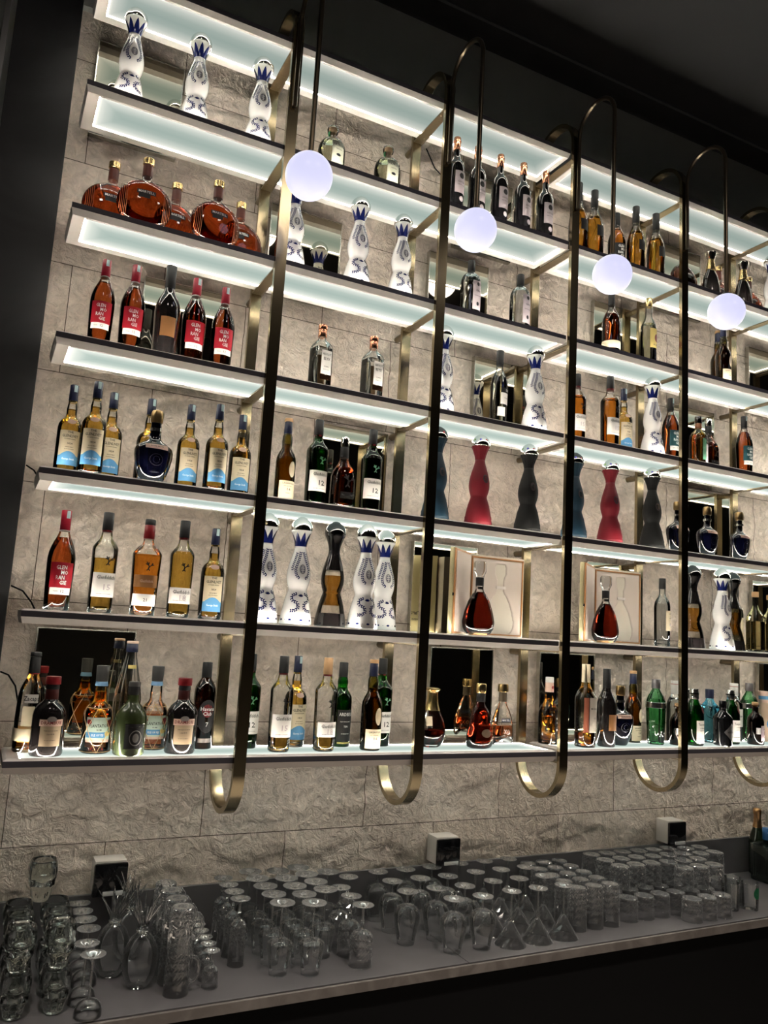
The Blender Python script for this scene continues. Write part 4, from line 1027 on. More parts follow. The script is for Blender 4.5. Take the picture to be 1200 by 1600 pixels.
BOTTLES = [('talavera', 5, 0.392, 0.12, 1.0),
 ('talavera', 5, 0.626, 0.12, 1.0),
 ('talavera', 5, 0.868, 0.12, 1.0),
 ('patron', 5, 1.174, 0.13, 1.003),
 ('patron', 5, 1.423, 0.13, 0.997),
 ('wine', 5, 1.745, 0.12, 1.002),
 ('wine', 5, 1.86, 0.13, 1.014),
 ('wine', 5, 1.973, 0.12, 0.992),
 ('wine', 5, 2.098, 0.12, 0.997),
 ('wine', 5, 2.222, 0.12, 1.0),
 ('amberblack', 5, 2.417, 0.12, 1.033),
 ('amberblack', 5, 2.513, 0.12, 1.011),
 ('gmdark', 5, 2.698, 0.17, 1.04),
 ('amberblack', 5, 2.764, 0.11, 0.983),
 ('amberblack', 5, 2.895, 0.11, 0.989),
 ('flat', 5, 3.158, 0.18, 1),
 ('golddome', 5, 3.276, 0.11, 0.984),
 ('flat', 5, 3.445, 0.21, 1),
 ('golddome', 5, 3.514, 0.11, 1.016),
 ('flat', 5, 3.679, 0.21, 1),
 ('talavera', 5, 3.75, 0.12, 0.96),
 ('flat', 4, 0.383, 0.2, 1.04),
 ('flat', 4, 0.485, 0.1, 1.017),
 ('flat', 4, 0.607, 0.2, 1.004),
 ('flat', 4, 0.737, 0.1, 1.002),
 ('flat', 4, 0.851, 0.2, 1.001),
 ('talavera', 4, 1.039, 0.12, 0.96),
 ('talavera', 4, 1.312, 0.12, 1.0),
 ('talavera', 4, 1.507, 0.12, 0.96),
 ('botanist', 4, 1.85, 0.13, 0.992),
 ('botanist', 4, 2.109, 0.13, 1.008),
 ('zacapa', 4, 2.627, 0.12, 1.0),
 ('havanablanco', 4, 2.862, 0.12, 1.0),
 ('lagavulin', 4, 3.351, 0.1, 0.985),
 ('lagavulin', 4, 3.419, 0.19, 1.04),
 ('gm12', 3, 0.386, 0.1, 0.969),
 ('gm12', 3, 0.484, 0.1, 0.991),
 ('gmblack', 3, 0.602, 0.11, 1.016),
 ('gm12', 3, 0.698, 0.12, 1.04),
 ('gm12', 3, 0.801, 0.11, 1.0),
 ('elyx', 3, 1.188, 0.12, 0.997),
 ('elyx', 3, 1.407, 0.12, 1.003),
 ('talavera', 3, 1.733, 0.13, 1.0),
 ('vodka', 3, 2.022, 0.14, 1.0),
 ('talavera', 3, 2.182, 0.1, 1.0),
 ('gf15', 3, 2.441, 0.13, 0.977),
 ('gf15', 3, 2.609, 0.1, 1.023),
 ('glenlivet', 3, 2.757, 0.17, 1.026),
 ('talavera', 3, 2.881, 0.11, 1.0),
 ('gmteal', 3, 3.02, 0.13, 1.014),
 ('botanical', 3, 3.173, 0.1, 1.0),
 ('dalmore', 3, 3.345, 0.19, 1.04),
 ('gmteal', 3, 3.51, 0.11, 0.986),
 ('glenlivet', 2, 0.334, 0.14, 0.96),
 ('glenlivet', 2, 0.402, 0.08, 0.989),
 ('glenlivet', 2, 0.468, 0.19, 0.998),
 ('glenlivet', 2, 0.601, 0.22, 1.027),
 ('salute', 2, 0.604, 0.11, 1.03),
 ('glenlivet', 2, 0.725, 0.14, 0.972),
 ('glenlivet', 2, 0.811, 0.08, 0.981),
 ('glenlivet', 2, 0.927, 0.19, 1.002),
 ('lagavulin', 2, 1.08, 0.12, 0.991),
 ('gf12', 2, 1.202, 0.12, 1.0),
 ('dalmore', 2, 1.299, 0.09, 1.0),
 ('gf12', 2, 1.429, 0.12, 1.0),
 ('matteblue', 2, 1.721, 0.12, 1.0),
 ('mattered', 2, 1.927, 0.12, 1.0),
 ('matteblack', 2, 2.177, 0.12, 1.0),
 ('matteblue', 2, 2.429, 0.12, 1.0),
 ('mattered', 2, 2.636, 0.12, 1.0),
 ('matteblack', 2, 2.892, 0.12, 1.0),
 ('salute', 2, 3.058, 0.12, 1.0),
 ('salute', 2, 3.255, 0.12, 0.996),
 ('salute', 2, 3.481, 0.12, 0.997),
 ('gm12', 1, 0.353, 0.11, 1.032),
 ('gf15h', 1, 0.483, 0.11, 1.0),
 ('gf21', 1, 0.614, 0.09, 1.0),
 ('gf18', 1, 0.732, 0.1, 1.0),
 ('glenlivet', 1, 0.851, 0.14, 1.012),
 ('talavera', 1, 1.029, 0.11, 1.0),
 ('talavera', 1, 1.158, 0.11, 1.0),
 ('glassgold', 1, 1.299, 0.125, 1.0),
 ('talavera', 1, 1.412, 0.085, 1.0),
 ('talavera', 1, 1.54, 0.18, 1.0),
 ('paradis', 1, 1.936, 0.1, 1.01),
 ('paradis', 1, 2.601, 0.1, 0.99),
 ('vodkaclear', 1, 2.981, 0.14, 0.989),
 ('glassgold', 1, 3.155, 0.12, 1.0),
 ('talavera', 1, 3.33, 0.1, 1.0),
 ('glassgold', 1, 3.511, 0.19, 1.0),
 ('vodkaclear', 1, 3.593, 0.24, 1.011),
 ('reposado', 1, 3.666, 0.18, 1.014),
 ('reposado', 1, 3.777, 0.18, 0.986),
 ('zacapaempty', 0, 0.317, 0.17, 1.0),
 ('drambuie', 0, 0.37, 0.09, 0.99),
 ('plantation', 0, 0.519, 0.13, 1.0),
 ('ribbed', 0, 0.615, 0.2, 1.0),
 ('diplomatico', 0, 0.614, 0.08, 1.0),
 ('plantationlow', 0, 0.707, 0.19, 1.0),
 ('drambuie', 0, 0.781, 0.1, 1.01),
 ('havana7', 0, 0.875, 0.19, 1.0),
 ('gf12', 0, 1.035, 0.19, 0.998),
 ('gf15e', 0, 1.125, 0.1, 1.0),
 ('glenlivet', 0, 1.22, 0.21, 1.039),
 ('gf18e', 0, 1.295, 0.1, 1.0),
 ('ardbeg', 0, 1.402, 0.2, 1.0),
 ('lagavulin', 0, 1.481, 0.1, 1.04),
 ('gf12', 0, 1.569, 0.2, 1.008),
 ('remy', 0, 1.769, 0.15, 1.0),
 ('hennessyxo', 0, 1.963, 0.1, 1.0),
 ('martellxo', 0, 2.14, 0.2, 1.0),
 ('crystalrum', 0, 2.383, 0.2, 1.0),
 ('macallan', 0, 2.498, 0.1, 1.0),
 ('gmblack', 0, 2.616, 0.1, 0.984),
 ('salute', 0, 2.722, 0.13, 1.04),
 ('lagavulin', 0, 2.874, 0.21, 1.017),
 ('tanqten', 0, 2.945, 0.14, 1.01),
 ('whitegin', 0, 3.14, 0.21, 1.006),
 ('monkey', 0, 3.05, 0.11, 0.966),
 ('tanq', 0, 3.144, 0.1, 1.006),
 ('bombay', 0, 3.336, 0.18, 1.0),
 ('ginclear', 0, 3.262, 0.245, 1.0),
 ('hendricks', 0, 3.296, 0.07, 1.0),
 ('tanq', 0, 3.419, 0.13, 0.994),
 ('whitegin', 0, 3.553, 0.22, 0.994),
 ('tanqten', 0, 3.645, 0.205, 0.99),
 ('monkey', 0, 3.544, 0.09, 1.034),
 ('mare', 0, 3.732, 0.19, 1.0)]
TOPZ = .0062
def ordw(i): return ORD[i] if i < len(ORD) else str(i) + 'th'
SHELFW = ['bottom shelf', 'second shelf', 'third shelf', 'fourth shelf', 'fifth shelf', 'sixth shelf']
bays = {}
for b in BOTTLES: bays.setdefault((b[1], bay_of(b[2])), []).append(b)
rot = random.Random(3)
for (row, bay), L in sorted(bays.items()):
    L.sort(key=lambda b: b[2])
    for i, b in enumerate(L):
        k, row, x, y, s = b
        start = 'from the black pier' if bay == 0 else f'past {ORD[bay]} brass post'
        look = (SPECIAL[k][2] if k in SPECIAL else K[k]['look'])
        same = [q for q in L if q[0] == k]
        if len(same) == 1: where = ('beside the black pier' if bay == 0 else f'past {ORD[bay]} brass post')
        else:
            where = ordw(same.index(b) + 1) + ' such ' + start
        lab = f"{look}, {SHELFW[row]}, {where}"
        hh = (SPECIAL[k] and .392) if k in SPECIAL else K[k]['H']
        zz = Z + row * PITCH + TOPZ + (.004 if k == 'paradis' else 0)
        place(k, (x, y, zz), s, rot.uniform(-.12, .12), lab, f'bottles on the {SHELFW[row]}')

# presentation cases with the crystal decanters
SILK = pbr('pale_silk', (.58, .49, .43), .5); CASEW = pbr('case_wood', (.38, .17, .06), .4); CASEG = pbr('gold_card', (.50, .44, .26), .35, .6); CASEO = pbr('case_outer', (.62, .55, .46), .5)
def relief_outline(sx):
    P = [(z, rx) for z, rx, ry, n in K['paradis']['rings']] + [(.226, .0165), (.234, .0175), (.252, .026), (.282, .0262), (.291, .022)]
    return [(rx * sx, z) for z, rx in P]
def case(x0, x1, lab, ang):
    zb = Z + PITCH + TOPZ
    w, h = x1 - x0, .338
    r = empty('presentation_case', (x0, .205, zb)); tag(r, lab, 'presentation case', 'open cognac cases on the second shelf')
    bm = bmesh.new()
    box(bm, 0, w, .004, .055, 0, h, .002); t = link('tray', mesh_of(bm, 'tray', [CASEO]), r)
    bm = bmesh.new()
    e = .008
    box(bm, e, w - e, -.002, .003, h - e - .006, h - e); box(bm, e, w - e, -.002, .003, .004, .010)
    box(bm, e, e + .006, -.002, .003, .0105, h - e - .0065); box(bm, w - e - .006, w - e, -.002, .003, .0105, h - e - .0065)
    link('wood_border', mesh_of(bm, 'wood_border', [CASEW], False), r)
    # lining with a hollow in the shape of the decanter
    bm = bmesh.new()
    nx, nz = 60, 80
    cx = w * .56
    out = relief_outline(1.0)
    g = []
    for j in range(nz + 1):
        rowv = []
        for i in range(nx + 1):
            x = .015 + (w - .030) * i / nx; z = .011 + (h - .027) * j / nz
            zz = z - .012; rr = 0
            for (ra, za), (rb, zb2) in zip(out, out[1:]):
                if za <= zz <= zb2 and zb2 > za: rr = ra + (rb - ra) * (zz - za) / (zb2 - za)
            q = 1 - abs(x - cx) / rr if rr > 0 else -1
            dpt = .018 * min(1, max(0, q) * 2.2) ** .5 if q > 0 else 0
            rowv.append(bm.verts.new((x, .0 + dpt, z)))
        g.append(rowv)
    for j in range(nz):
        for i in range(nx): bm.faces.new((g[j][i], g[j][i + 1], g[j + 1][i + 1], g[j + 1][i]))
    link('lining', mesh_of(bm, 'lining', [SILK], angle='keep'), r)
    bm = bmesh.new(); box(bm, cx - .024, cx + .024, -.004, .001, .200, .212, .001); link('ribbon_strap', mesh_of(bm, 'ribbon_strap', [pbr('satin_strap', (.66, .60, .55), .35)]), r)
    # the door leaf, hinged at the near side and swung open
    d = empty('door', (0, 0, 0), 0); d.parent = r
    d.rotation_euler = (0, 0, ang)
    dl = .205
    bm = bmesh.new(); box(bm, -dl, 0, .003, .022, 0, h + .004, .0015); link('door_panel', mesh_of(bm, 'door_panel', [CASEG]), d)
    bm = bmesh.new(); box(bm, -dl, -.002, -.004, .0025, .002, h + .002, .001); link('door_rim', mesh_of(bm, 'door_rim', [CASEW]), d)
    bm = bmesh.new(); box(bm, -dl + .010, -.010, -.0052, -.0042, .010, h - .008)
    link('door_lining', mesh_of(bm, 'door_lining', [SILK], False), d)
    bm = bmesh.new(); box(bm, -dl - .003, -dl, -.002, .006, h * .44, h * .44 + .012, .001); link('magnet_catch', mesh_of(bm, 'magnet_catch', [CHROME]), d)
    bm = bmesh.new()
    flat_text(bm, 'Paradis', Matrix.Translation((-dl / 2, .0226, .085)) @ Matrix.Rotation(PI, 4, 'Z') @ Matrix.Rotation(PI / 2, 4, 'X'), .026)
    flat_text(bm, 'HENNESSY', Matrix.Translation((-dl / 2, .0226, .055)) @ Matrix.Rotation(PI, 4, 'Z') @ Matrix.Rotation(PI / 2, 4, 'X'), .012)
    link('door_lettering', mesh_of(bm, 'door_lettering', [INK], angle='keep'), d)
case(1.955, 2.235, 'open cognac case with a bottle-shaped hollow, past the second brass post', math.radians(40))
case(2.625, 2.915, 'open cognac case with a bottle-shaped hollow, past the third brass post', math.radians(38))
# ------------------------------------------------------------------ glassware, all standing upside down on the worktop
DRK = thin_glass('drinking_glass', (.965, .972, .972), (.84, .86, .86), 1.0, 1.5, .02, .05)
FOOTG = thin_glass('glass_foot', (.93, .94, .94), (.82, .84, .84), 1.0, 1.6, .03, .06)
CUTG = thin_glass('cut_glass', (.95, .955, .96), (.82, .84, .85), 1.0, 1.9, .03, .10)
SKULLG = pbr('thick_glass', (.93, .96, .93), .02, 0, 1.0, 1.45)
def shell(prof, mat, seg=28, name='bowl', n=2.0, smooth=True, twist=0, cap0=False, cap1=True):
    bm = bmesh.new(); lathe(bm, norm_rings(prof, 1, n), seg, cap0=cap0, cap1=cap1, twist=twist)
    return mesh_of(bm, name, [mat], smooth)
def cutshell(z0, z1, r0, r1, mat, name, rows, seg=22, rim=.012, foot=None):
    """straight rim, then bands of diamond facets; the twisted rings give flat lozenges"""
    bm = bmesh.new()
    pr = [(z0, r0), (z0 + rim, r0 + (r1 - r0) * rim / (z1 - z0))]
    lathe(bm, norm_rings(pr), seg, cap0=False, cap1=False)
    zz = [z0 + rim + (z1 - z0 - rim) * q / rows for q in range(rows + 1)]
    rr = [r0 + (r1 - r0) * (z - z0) / (z1 - z0) for z in zz]
    lathe(bm, [(z, r * (1.03 if q % 2 else 1.0), r * (1.03 if q % 2 else 1.0), 2) for q, (z, r) in enumerate(zip(zz, rr))], seg, cap0=False, cap1=False, twist=.5)
    if foot: lathe(bm, norm_rings(foot), seg, cap0=False, cap1=True, twist=.5)
    return mesh_of(bm, name, [mat], False)
RIMG = thin_glass('glass_rim', (.90, .91, .91), (.88, .9, .9), 1.0, 2.2, .05, .12)  # whitened bead imitating the bright highlight round a glass rim
def rim(r): return ('rim', shell([(0, r - .0004), (.0004, r + .0006), (.0012, r + .0006), (.0016, r - .0004)], RIMG, 28, 'rim', cap1=False))
def foot(z, r, rs, name='foot', m=None):
    return shell([(z - .012, rs), (z - .006, rs * 1.6), (z - .003, r * .55), (z - .0012, r), (z, r), (z + .0004, r * .6)], m or FOOTG, 30, name)
def stem(z0, z1, r0, r1, knob=False):
    pr = [(z0, r0), (z0 + (z1 - z0) * .25, r1)]
    if knob: pr += [(z0 + (z1 - z0) * .3, r1 * 1.9), (z0 + (z1 - z0) * .38, r1 * 1.9), (z0 + (z1 - z0) * .43, r1)]
    pr += [(z0 + (z1 - z0) * .8, r1), (z1, r0 * .9)]
    return shell(pr, FOOTG, 10, 'stem', cap0=True)
GLASS = {
 'coupe': ('coupe_glass', 'glass', [('bowl', shell([(0, .037), (.012, .0375), (.025, .0345), (.036, .027), (.042, .012), (.044, .004)], DRK)), ('stem', stem(.044, .15, .0055, .0032)), ('foot', foot(.16, .0345, .0038)), rim(0.037)]),
 'tulip': ('tulip_glass', 'glass', [('bowl', shell([(0, .0285), (.03, .033), (.065, .0385), (.084, .0420), (.094, .0405), (.100, .032), (.104, .012), (.106, .004)], DRK)), ('stem', stem(.106, .205, .0055, .0030)), ('foot', foot(.215, .0410, .0036)), rim(0.0285)]),
 'flute': ('champagne_flute', 'glass', [('bowl', cutshell(0, .125, .0265, .0245, CUTG, 'bowl', 8, 16, .05, [(.125, .0245), (.135, .017), (.142, .008), (.145, .005)])), ('stem', stem(.145, .196, .006, .0038, True)), ('foot', foot(.205, .0330, .0045)), rim(0.0265)]),
 'cutwine': ('cut_wine_glass', 'glass', [('bowl', cutshell(0, .092, .0385, .0375, CUTG, 'bowl', 6, 20, .025, [(.092, .0375), (.103, .029), (.110, .016), (.114, .006)])), ('stem', stem(.114, .18, .0075, .0042, True)), ('foot', foot(.19, .0355, .005)), rim(0.0385)]),
 'cordial': ('cordial_glass', 'glass', [('bowl', cutshell(0, .05, .0245, .022, CUTG, 'bowl', 4, 16, .012, [(.05, .022), (.058, .014), (.063, .006)])), ('stem', stem(.063, .097, .006, .0042)), ('foot', foot(.105, .0235, .005)), rim(0.0245)]),
 'bigwine': ('balloon_glass', 'glass', [('bowl', shell([(0, .030), (.03, .036), (.065, .0450), (.09, .0480), (.108, .0455), (.122, .036), (.130, .022), (.134, .008)], DRK)), ('stem', stem(.134, .168, .0065, .0042)), ('foot', foot(.177, .0385, .0045)), rim(0.03)]),
 'martini': ('martini_glass', 'glass', [('bowl', cutshell(0, .075, .0575, .010, CUTG, 'bowl', 3, 14, .012, [(.075, .010), (.080, .004)])), ('stem', stem(.080, .176, .006, .0036)), ('foot', foot(.185, .0355, .0038)), rim(0.0575)]),
 'highball': ('highball_glass', 'glass', [('wall', cutshell(0, .140, .0380, .0345, CUTG, 'wall', 9, 22, .035, [(.140, .0345), (.152, .0340), (.155, .031)])), ('foot', shell([(.1535, .030), (.1538, .022), (.155, .016)], FOOTG, 22, 'foot', smooth=False)), rim(0.038)]),
 'tumbler': ('rocks_tumbler', 'glass', [('wall', cutshell(0, .076, .0415, .0390, CUTG, 'wall', 5, 22, .022, [(.076, .0390), (.086, .0385), (.088, .034)])), ('foot', shell([(.0868, .033), (.0870, .024), (.088, .016)], FOOTG, 22, 'foot', smooth=False)), rim(0.0415)]),
 'plain': ('plain_tumbler', 'glass', [('wall', shell([(0, .033), (.002, .034), (.11, .0385), (.1105, .0375), (.012, .033), (.010, .001)], DRK, 28, 'wall', cap0=True, cap1=False))]),
}
def mug():
    w = cutshell(0, .106, .0375, .0345, CUTG, 'wall', 6, 20, .034, [(.106, .0345), (.119, .0335), (.122, .030)])
    bm = bmesh.new()
    tube(bm, [(.036, 0, .100), (.050, 0, .098), (.060, 0, .085), (.063, 0, .065), (.060, 0, .045), (.051, 0, .032), (.042, 0, .028), (.0372, 0, .036)], [.0055, .0055, .0055, .0055, .0055, .006, .006, .005], 10)
    return [('wall', w), ('handle', mesh_of(bm, 'handle', [CUTG])), ('foot', shell([(.1205, .029), (.1208, .020), (.122, .014)], FOOTG, 20, 'foot', smooth=False))]
GLASS['mug'] = ('cut_glass_mug', 'mug', mug())
def pineapple():
    bm = bmesh.new()
    lathe(bm, norm_rings([(0, .028), (.004, .033), (.03, .047), (.07, .054), (.105, .049), (.135, .034), (.148, .021), (.153, .017)]), 30, cap1=True)
    body = mesh_of(bm, 'body', [DRK])
    rnd = random.Random(5)
    bm = bmesh.new()
    lathe(bm, norm_rings([(.153, .0175), (.158, .020), (.162, .015), (.172, .012)]), 18)
    for q in range(14):
        a = 2 * PI * q / 14 + rnd.uniform(-.15, .15); tilt = rnd.uniform(.10, .62); L = rnd.uniform(.06, .11)
        z0 = .158 + (q % 3) * .006
        pts, rr = [], []
        for t in range(7):
            f = t / 6; rad = .010 + L * math.sin(tilt) * f ** 1.3; z = z0 + L * math.cos(tilt) * f + (0 if f < .8 else .002)
            pts.append((rad * math.cos(a), rad * math.sin(a), z)); rr.append(.0052 * (1 - f * .72))
        tube(bm, pts, rr, 7)
    return [('body', body), ('leaf_crown', mesh_of(bm, 'leaf_crown', [pbr('crown_glass', (.96, .97, .97), .02, 0, 1.0, 1.45)]))]
GLASS['pineapple'] = ('pineapple_glass', 'glass', pineapple())
def skull():
    """open-topped skull cup: cranium, brow, sockets, cheekbones, jaw"""
    prof = [(0, .020, .024), (.004, .0245, .029), (.014, .0275, .033), (.026, .0300, .036), (.036, .0330, .037), (.045, .0385, .039), (.052, .0405, .041), (.060, .0390, .042), (.070, .0415, .046), (.085, .0435, .048), (.100, .0425, .047), (.110, .0395, .043), (.116, .037, .040)]
    bm = bmesh.new()
    rings = []
    for i in range(len(prof) - 1):
        for q in range(3):
            f = q / 3
            rings.append(tuple(prof[i][c] + (prof[i + 1][c] - prof[i][c]) * f for c in range(3)) + (2.3,))
    rings.append(prof[-1] + (2.3,))
    seg = 56
    lp = lathe(bm, rings, seg, cap0=True, cap1=False)
    for v in bm.verts:
        x, y, z = v.co
        if y < 0:
            d = 0
            for sx in (-1, 1):
                q = ((x - sx * .0165) / .0125) ** 2 + ((z - .060) / .0120) ** 2
                d += .013 * math.exp(-q * 1.3)
            q = (x / .0065) ** 2 + ((z - .041) / .010) ** 2
            d += .007 * math.exp(-q)
            d -= .006 * math.exp(-((x / .034) ** 2 + ((z - .0775) / .0075) ** 2))
            d -= .004 * math.exp(-(((abs(x) - .026) / .010) ** 2 + ((z - .044) / .007) ** 2))
            if .012 < z < .030 and abs(x) < .020: d += .0018 * math.cos(x * 2 * PI / .0072) + .002 * math.exp(-((z - .0215) / .0018) ** 2)
            v.co.y += d
        if .03 < z < .058 and abs(x) > .030 and y > -.02: v.co.x *= .93
        if z > .068 and y < .01 and abs(x) > .034: v.co.x *= .95
    outer = lp[-1]
    ins = [[bm.verts.new((v.co.x * k, v.co.y * k, zz)) for v in outer] for k, zz in ((.97, .1175), (.90, .1165), (.86, .110))]
    deep = [bm.verts.new((v.co.x * .80, v.co.y * .80, .045)) for v in outer]
    chain = [outer] + ins + [deep]
    for a, b in zip(chain, chain[1:]):
        for i in range(seg): bm.faces.new((a[i], a[(i + 1) % seg], b[(i + 1) % seg], b[i]))
    bm.faces.new(deep)
    return [('cup', mesh_of(bm, 'cup', [SKULLG]))]
GLASS['skull'] = ('skull_cup', 'glass', skull())

def put(k, x, y, z, label, group, rz=0.0, s=1.0):
    nm, cat, parts = GLASS[k]
    if len(parts) == 1:
        o = link(nm, parts[0][1], None, (x, y, z)); o.rotation_euler = (0, 0, rz); o.scale = (s, s, s)
        return tag(o, label, cat, group)
    r = empty(nm, (x, y, z), rz, s); tag(r, label, cat, group)
    for pn, me in parts: link(pn, me, r)
    return r
gr = random.Random(11)
def rows(k, xs_of, n, ys, look, group, z=0.0, first='nearest the counter edge'):
    pass
EPS = .0006
def run(k, pts, text, group, z=ZC + EPS):
    for i, (x, y) in enumerate(pts): put(k, x, y, z, text(i), group, gr.uniform(-.4, .4) if k not in ('mug', 'pineapple', 'skull') else 0)

# skull cups: two files of three, two tiers, one more on top
for c, x in enumerate((.348, .452)):
    for q, y in enumerate((-.088, .012, .112)):
        for t in range(2):
            put('skull', x + t * .0 + gr.uniform(-.002, .002), y, ZC + EPS + t * .1182, f"glass skull cup, {('lower', 'upper')[t]} tier, {('front', 'middle', 'rear')[q]} of the file " + ('beside the pier' if c == 0 else 'beside the coupes'), 'stacked glass skull cups', 0, 1.0)
put('skull', .405, .112, ZC + EPS + 2 * .1182, 'single glass skull cup alone on top of the skull stack', 'stacked glass skull cups')
run('coupe', [(.537, -.145), (.530, -.060), (.548, .055), (.547, .135), (.544, .212), (.545, .290)], lambda i: f'upturned thin-stemmed coupe, {ORD[i + 1]} back from the counter edge beside the skull cups', 'upturned coupes beside the skulls')
for i, (x, y, w) in enumerate(((.632, .105, 'nearest the coupes'), (.698, .000, 'nearest the counter edge'), (.700, .215, 'at the back beneath the socket box'))):
    put('pineapple', x, y, ZC + EPS, f'pineapple-shaped glass with a spiky crown, {w}', 'glass pineapples', i * 1.3)
for t in range(2):
    for i, y in enumerate((-.088, -.008, .072, .152)):
        put('mug', .792, y, ZC + EPS + t * .1226, f"upturned cut-glass mug, {('lower', 'upper')[t]} tier, {ORD[i + 1]} back from the counter edge", 'stacked cut-glass mugs', -.12)
run('cordial', [(.897, -.078), (.900, -.022), (.903, .034), (.906, .09), (.909, .146), (.913, .202)], lambda i: f'tiny upturned cut cordial glass, {ORD[i + 1]} back from the edge beside the mugs', 'upturned cordial glasses')
run('flute', [(1.016, .050), (1.017, .125), (1.019, .200), (1.021, .275)], lambda i: f'upturned cut-glass flute, {ORD[i + 1]} from the front of its file', 'upturned cut flutes')
tp = []
for c, (x, ys) in enumerate(((1.124, (-.055, .032, .119, .206, .291)), (1.222, (-.085, .004, .093, .182, .272)), (1.309, (.030, .118, .206, .291)), (1.397, (.212,)))):
    for q, y in enumerate(ys): tp.append((x + gr.uniform(-.001, .001), y, c, q))
for x, y, c, q in tp:
    put('tulip', x, y, ZC + EPS, f'upturned long-stemmed tulip glass, {ORD[c + 1]} file from the flutes, {ORD[q + 1]} back from the front', 'upturned tulip glasses', gr.uniform(-1, 1))
run('cutwine', [(1.404, -.080), (1.402, .015), (1.404, .110), (1.482, .215)], lambda i: f'upturned cut wine glass with a knobbed stem, {ORD[i + 1]} back from the counter edge', 'upturned cut wine glasses')
for c, (x, ys) in enumerate(((1.640, (.040, .162, .284)), (1.762, (-.080, .041, .165, .284)), (1.882, (-.084, .037, .160, .284)))):
    for q, y in enumerate(ys):
        put('bigwine', x, y, ZC + EPS, f'upturned short-stemmed balloon glass, {ORD[c + 1]} file from the wine glasses, {ORD[q + 1]} back from the front', 'upturned balloon glasses', gr.uniform(-1, 1))
for c, x in enumerate((2.005, 2.126, 2.247)):
    for q, y in enumerate((-.088, .032, .152, .272)):
        put('martini', x, y, ZC + EPS, f'upturned faceted martini glass, {ORD[c + 1]} file from the balloon glasses, {ORD[q + 1]} back from the front', 'upturned martini glasses', gr.uniform(-1, 1))
for c, x in enumerate((2.352, 2.436, 2.520)):
    for q in range(5):
        put('highball', x + q * .003, -.042 + q * .083, ZC + EPS, f'upturned cut highball glass, {ORD[c + 1]} file from the martini glasses, {ORD[q + 1]} back from the front', 'upturned cut highballs', gr.uniform(-1, 1))
LOW = []
for c in range(9):
    x = 2.633 + c * .0875
    y0 = -.022 if c < 3 else (-.112 if c < 6 else .07)
    q = 0; y = y0
    while y < .30:
        LOW.append((x + gr.uniform(-.002, .002), y, c, q)); y += .0875; q += 1
for x, y, c, q in LOW:
    put('tumbler', x, y, ZC + EPS, f'upturned cut rocks tumbler, lower tier, {ORD[c + 1]} file from the highballs, {ORD[q + 1]} from the front', 'stacked cut rocks tumblers', gr.uniform(-1, 1))
UP = []
for c in range(8):
    x = 2.690 + c * .0900
    y0 = .085 if c < 3 else (-.012 if c < 6 else .14)
    q = 0; y = y0
    while y < .295:
        UP.append((x, y, c, q)); y += .0885; q += 1
for x, y, c, q in UP:
    put('tumbler', x, y, ZC + .0892, f'upturned cut rocks tumbler, upper tier, {ORD[c + 1]} file from the highballs, {ORD[q + 1]} from the front', 'stacked cut rocks tumblers', gr.uniform(-1, 1))
PL = [(3.185, -.060, 'nearest the stacked tumblers'), (3.262, -.008, 'behind its two fellows'), (3.275, -.085, 'with a green dot, nearest the square jars')]
for x, y, w in PL:
    o = put('plain', x, y, ZC + EPS, f'plain upright tumbler, {w}', 'plain upright tumblers')
    if 'dot' in w:
        r = empty('plain_tumbler', o.location); tag(r, o['label'], 'glass', o['group'])
        o.parent = r; o.location = (0, 0, 0); o.name = 'wall'
        for kk in ('label', 'category', 'group'): del o[kk]
        rr = norm_rings([(0, .033), (.11, .0386)])
        bm = bmesh.new(); disc(bm, rr, .004, .072, .020, .024, .0006, 0, 28)
        link('green_sticker', mesh_of(bm, 'green_sticker', [pbr('green_sticker', (.004, .12, .045), .5)], angle='keep'), r)

# square glass jars with bottles standing in them, at the far end
JAR = thin_glass('jar_glass', (.55, .62, .56), (.16, .20, .18), 1.0, 1.5, .03, .02)
for i, (x, y, w) in enumerate(((3.735, .188, 'next to the stacked tumblers'), (3.860, .188, 'farther from the stacked tumblers'))):
    r = empty('square_jar', (x, y, ZC + EPS)); tag(r, f'thick square dark-glass jar holding a blue-labelled bottle, {w}', 'jar', 'square glass jars')
    bm = bmesh.new()
    lathe(bm, norm_rings([(0, .050), (.004, .0555), (.165, .0560), (.168, .054), (.166, .049), (.016, .048)], 1, 7), 40, cap0=True, cap1=True)
    link('jar_wall', mesh_of(bm, 'jar_wall', [JAR]), r)
    bm = bmesh.new(); lathe(bm, norm_rings([(.1652, .0465), (.1668, .0555), (.1685, .0555), (.1690, .050)], 1, 7), 40, cap0=False, cap1=False); link('jar_rim', mesh_of(bm, 'jar_rim', [thin_glass('rim_glass', (.7, .75, .72), (.3, .34, .32), 1, 1.6, .03, .05)]), r)
    b = empty('water_bottle', (x - .006, y - .004, ZC + .0175)); tag(b, f'bottle with a blue neck label in the square jar {w}', 'bottle', 'blue-labelled bottles in the jars')
    bm = bmesh.new(); rr = norm_rings([(0, .030), (.004, .032), (.115, .032), (.140, .022), (.155, .0165), (.215, .0155), (.224, .0150)]); lathe(bm, rr, 24)
    link('body', mesh_of(bm, 'body', [thin_glass('smoke_green_glass', (.35, .42, .38), (.1, .14, .12))]), b)
    bm = bmesh.new(); lathe(bm, norm_rings([(.178, .0164), (.179, .0170), (.232, .0170), (.233, .0160)]), 24); wrap_text(bm, norm_rings([(.17, .0170), (.24, .0170)]), 'blue', .002, .212, .007, .0006, 1, .020)
    link('neck_label', mesh_of(bm, 'neck_label', [BLUP if False else pbr('deep_blue', (.02, .10, .26), .45), WHITEP], angle='keep'), b)
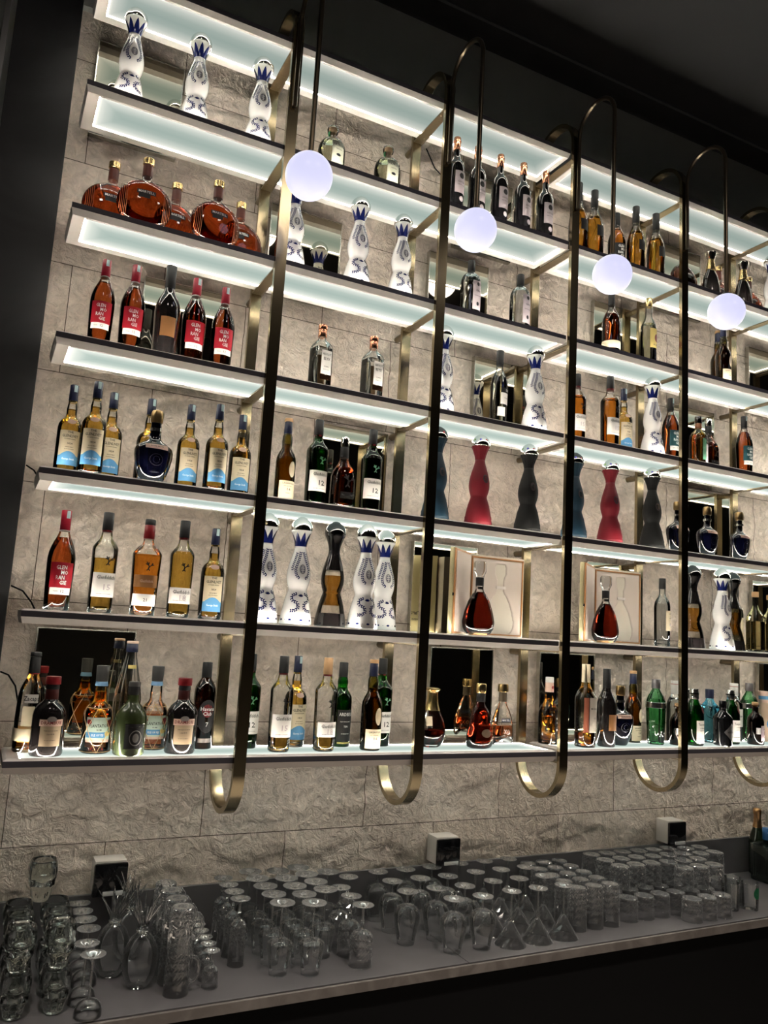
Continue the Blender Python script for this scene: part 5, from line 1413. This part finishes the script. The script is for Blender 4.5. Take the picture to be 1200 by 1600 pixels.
b = empty('champagne_bottle', (3.800, .290, ZC + EPS)); tag(b, 'dark champagne bottle with gold foil neck standing behind the square jars', 'bottle')
rr = norm_rings([(0, .038), (.004, .042), (.15, .043), (.185, .036), (.22, .0225), (.25, .0165), (.29, .0150)])
bm = bmesh.new(); lathe(bm, rr, 28); link('body', mesh_of(bm, 'body', [pbr('champagne_glass', (.010, .016, .008), .08, coat=.4)]), b)
bm = bmesh.new(); lathe(bm, norm_rings([(.225, .0225), (.25, .0178), (.285, .0168), (.290, .0190), (.303, .0198), (.312, .0190), (.318, .0150)]), 28)
link('gold_foil', mesh_of(bm, 'gold_foil', [pbr('champagne_foil', (.62, .36, .16), .3, 1)]), b)

# ------------------------------------------------------------------ fill light: unseen spots added to brighten the label fronts and shelf undersides
def spot(x, y, z, tx, ty, tz, power, size, col, rad=.12):
    l = bpy.data.lights.new('fill_spot', 'SPOT'); l.energy = power; l.spot_size = size; l.spot_blend = 1; l.color = col; l.shadow_soft_size = rad
    o = bpy.data.objects.new('fill_spot', l); COL.objects.link(o)
    o.location = (x, y, z)
    o.rotation_euler = (Vector((tx, ty, tz)) - Vector((x, y, z))).to_track_quat('-Z', 'Y').to_euler()
for x in (.4, 1.9, 3.4):
    spot(x - .3, -1.9, Z + 3.2, x, .1, Z + .2, SPOTP, math.radians(100), (1, .88, .78))  # added fill on label fronts, worktop and upper panel
    spot(x - .3, -1.75, Z + 3.2, x - .3, -1.85, 0, DOWNP, math.radians(70), (1, .90, .80))  # added downlights, bounced off the floor to brighten the shelf undersides

w = bpy.data.worlds.new('room'); S.world = w; w.use_nodes = True
bg = w.node_tree.nodes['Background']; bg.inputs[0].default_value = (.010, .010, .012, 1); bg.inputs[1].default_value = 1.0

# ------------------------------------------------------------------ camera
cam = bpy.data.cameras.new('camera'); cam.sensor_fit = 'VERTICAL'; cam.sensor_height = 36; cam.lens = 1244.92 / 1600 * 36
cam.clip_start = .02
co = bpy.data.objects.new('camera', cam); COL.objects.link(co)
r0 = Vector((0.8909971339, -0.4503865964, 0.0572365368)); r1 = Vector((0.1176958407, 0.1073770445, -0.9872273595)); r2 = Vector((0.4384880801, 0.8863532502, 0.1486812680))
M = Matrix((( r0.x, -r1.x, -r2.x, .13740), (r0.y, -r1.y, -r2.y, -2.62269), (r0.z, -r1.z, -r2.z, Z + .43743), (0, 0, 0, 1)))
co.matrix_world = M
S.camera = co
vs = S.view_settings
S.display_settings.display_device = 'sRGB'
vs.view_transform = 'Standard'; vs.look = 'None'; vs.gamma = 1; vs.exposure = EXPO; vs.use_curve_mapping = False
cy = S.cycles
cy.max_bounces = 10; cy.diffuse_bounces = 4; cy.glossy_bounces = 5; cy.transmission_bounces = 8; cy.transparent_max_bounces = 48
cy.use_denoising = True
cy.sample_clamp_indirect = 6
cy.caustics_reflective = False
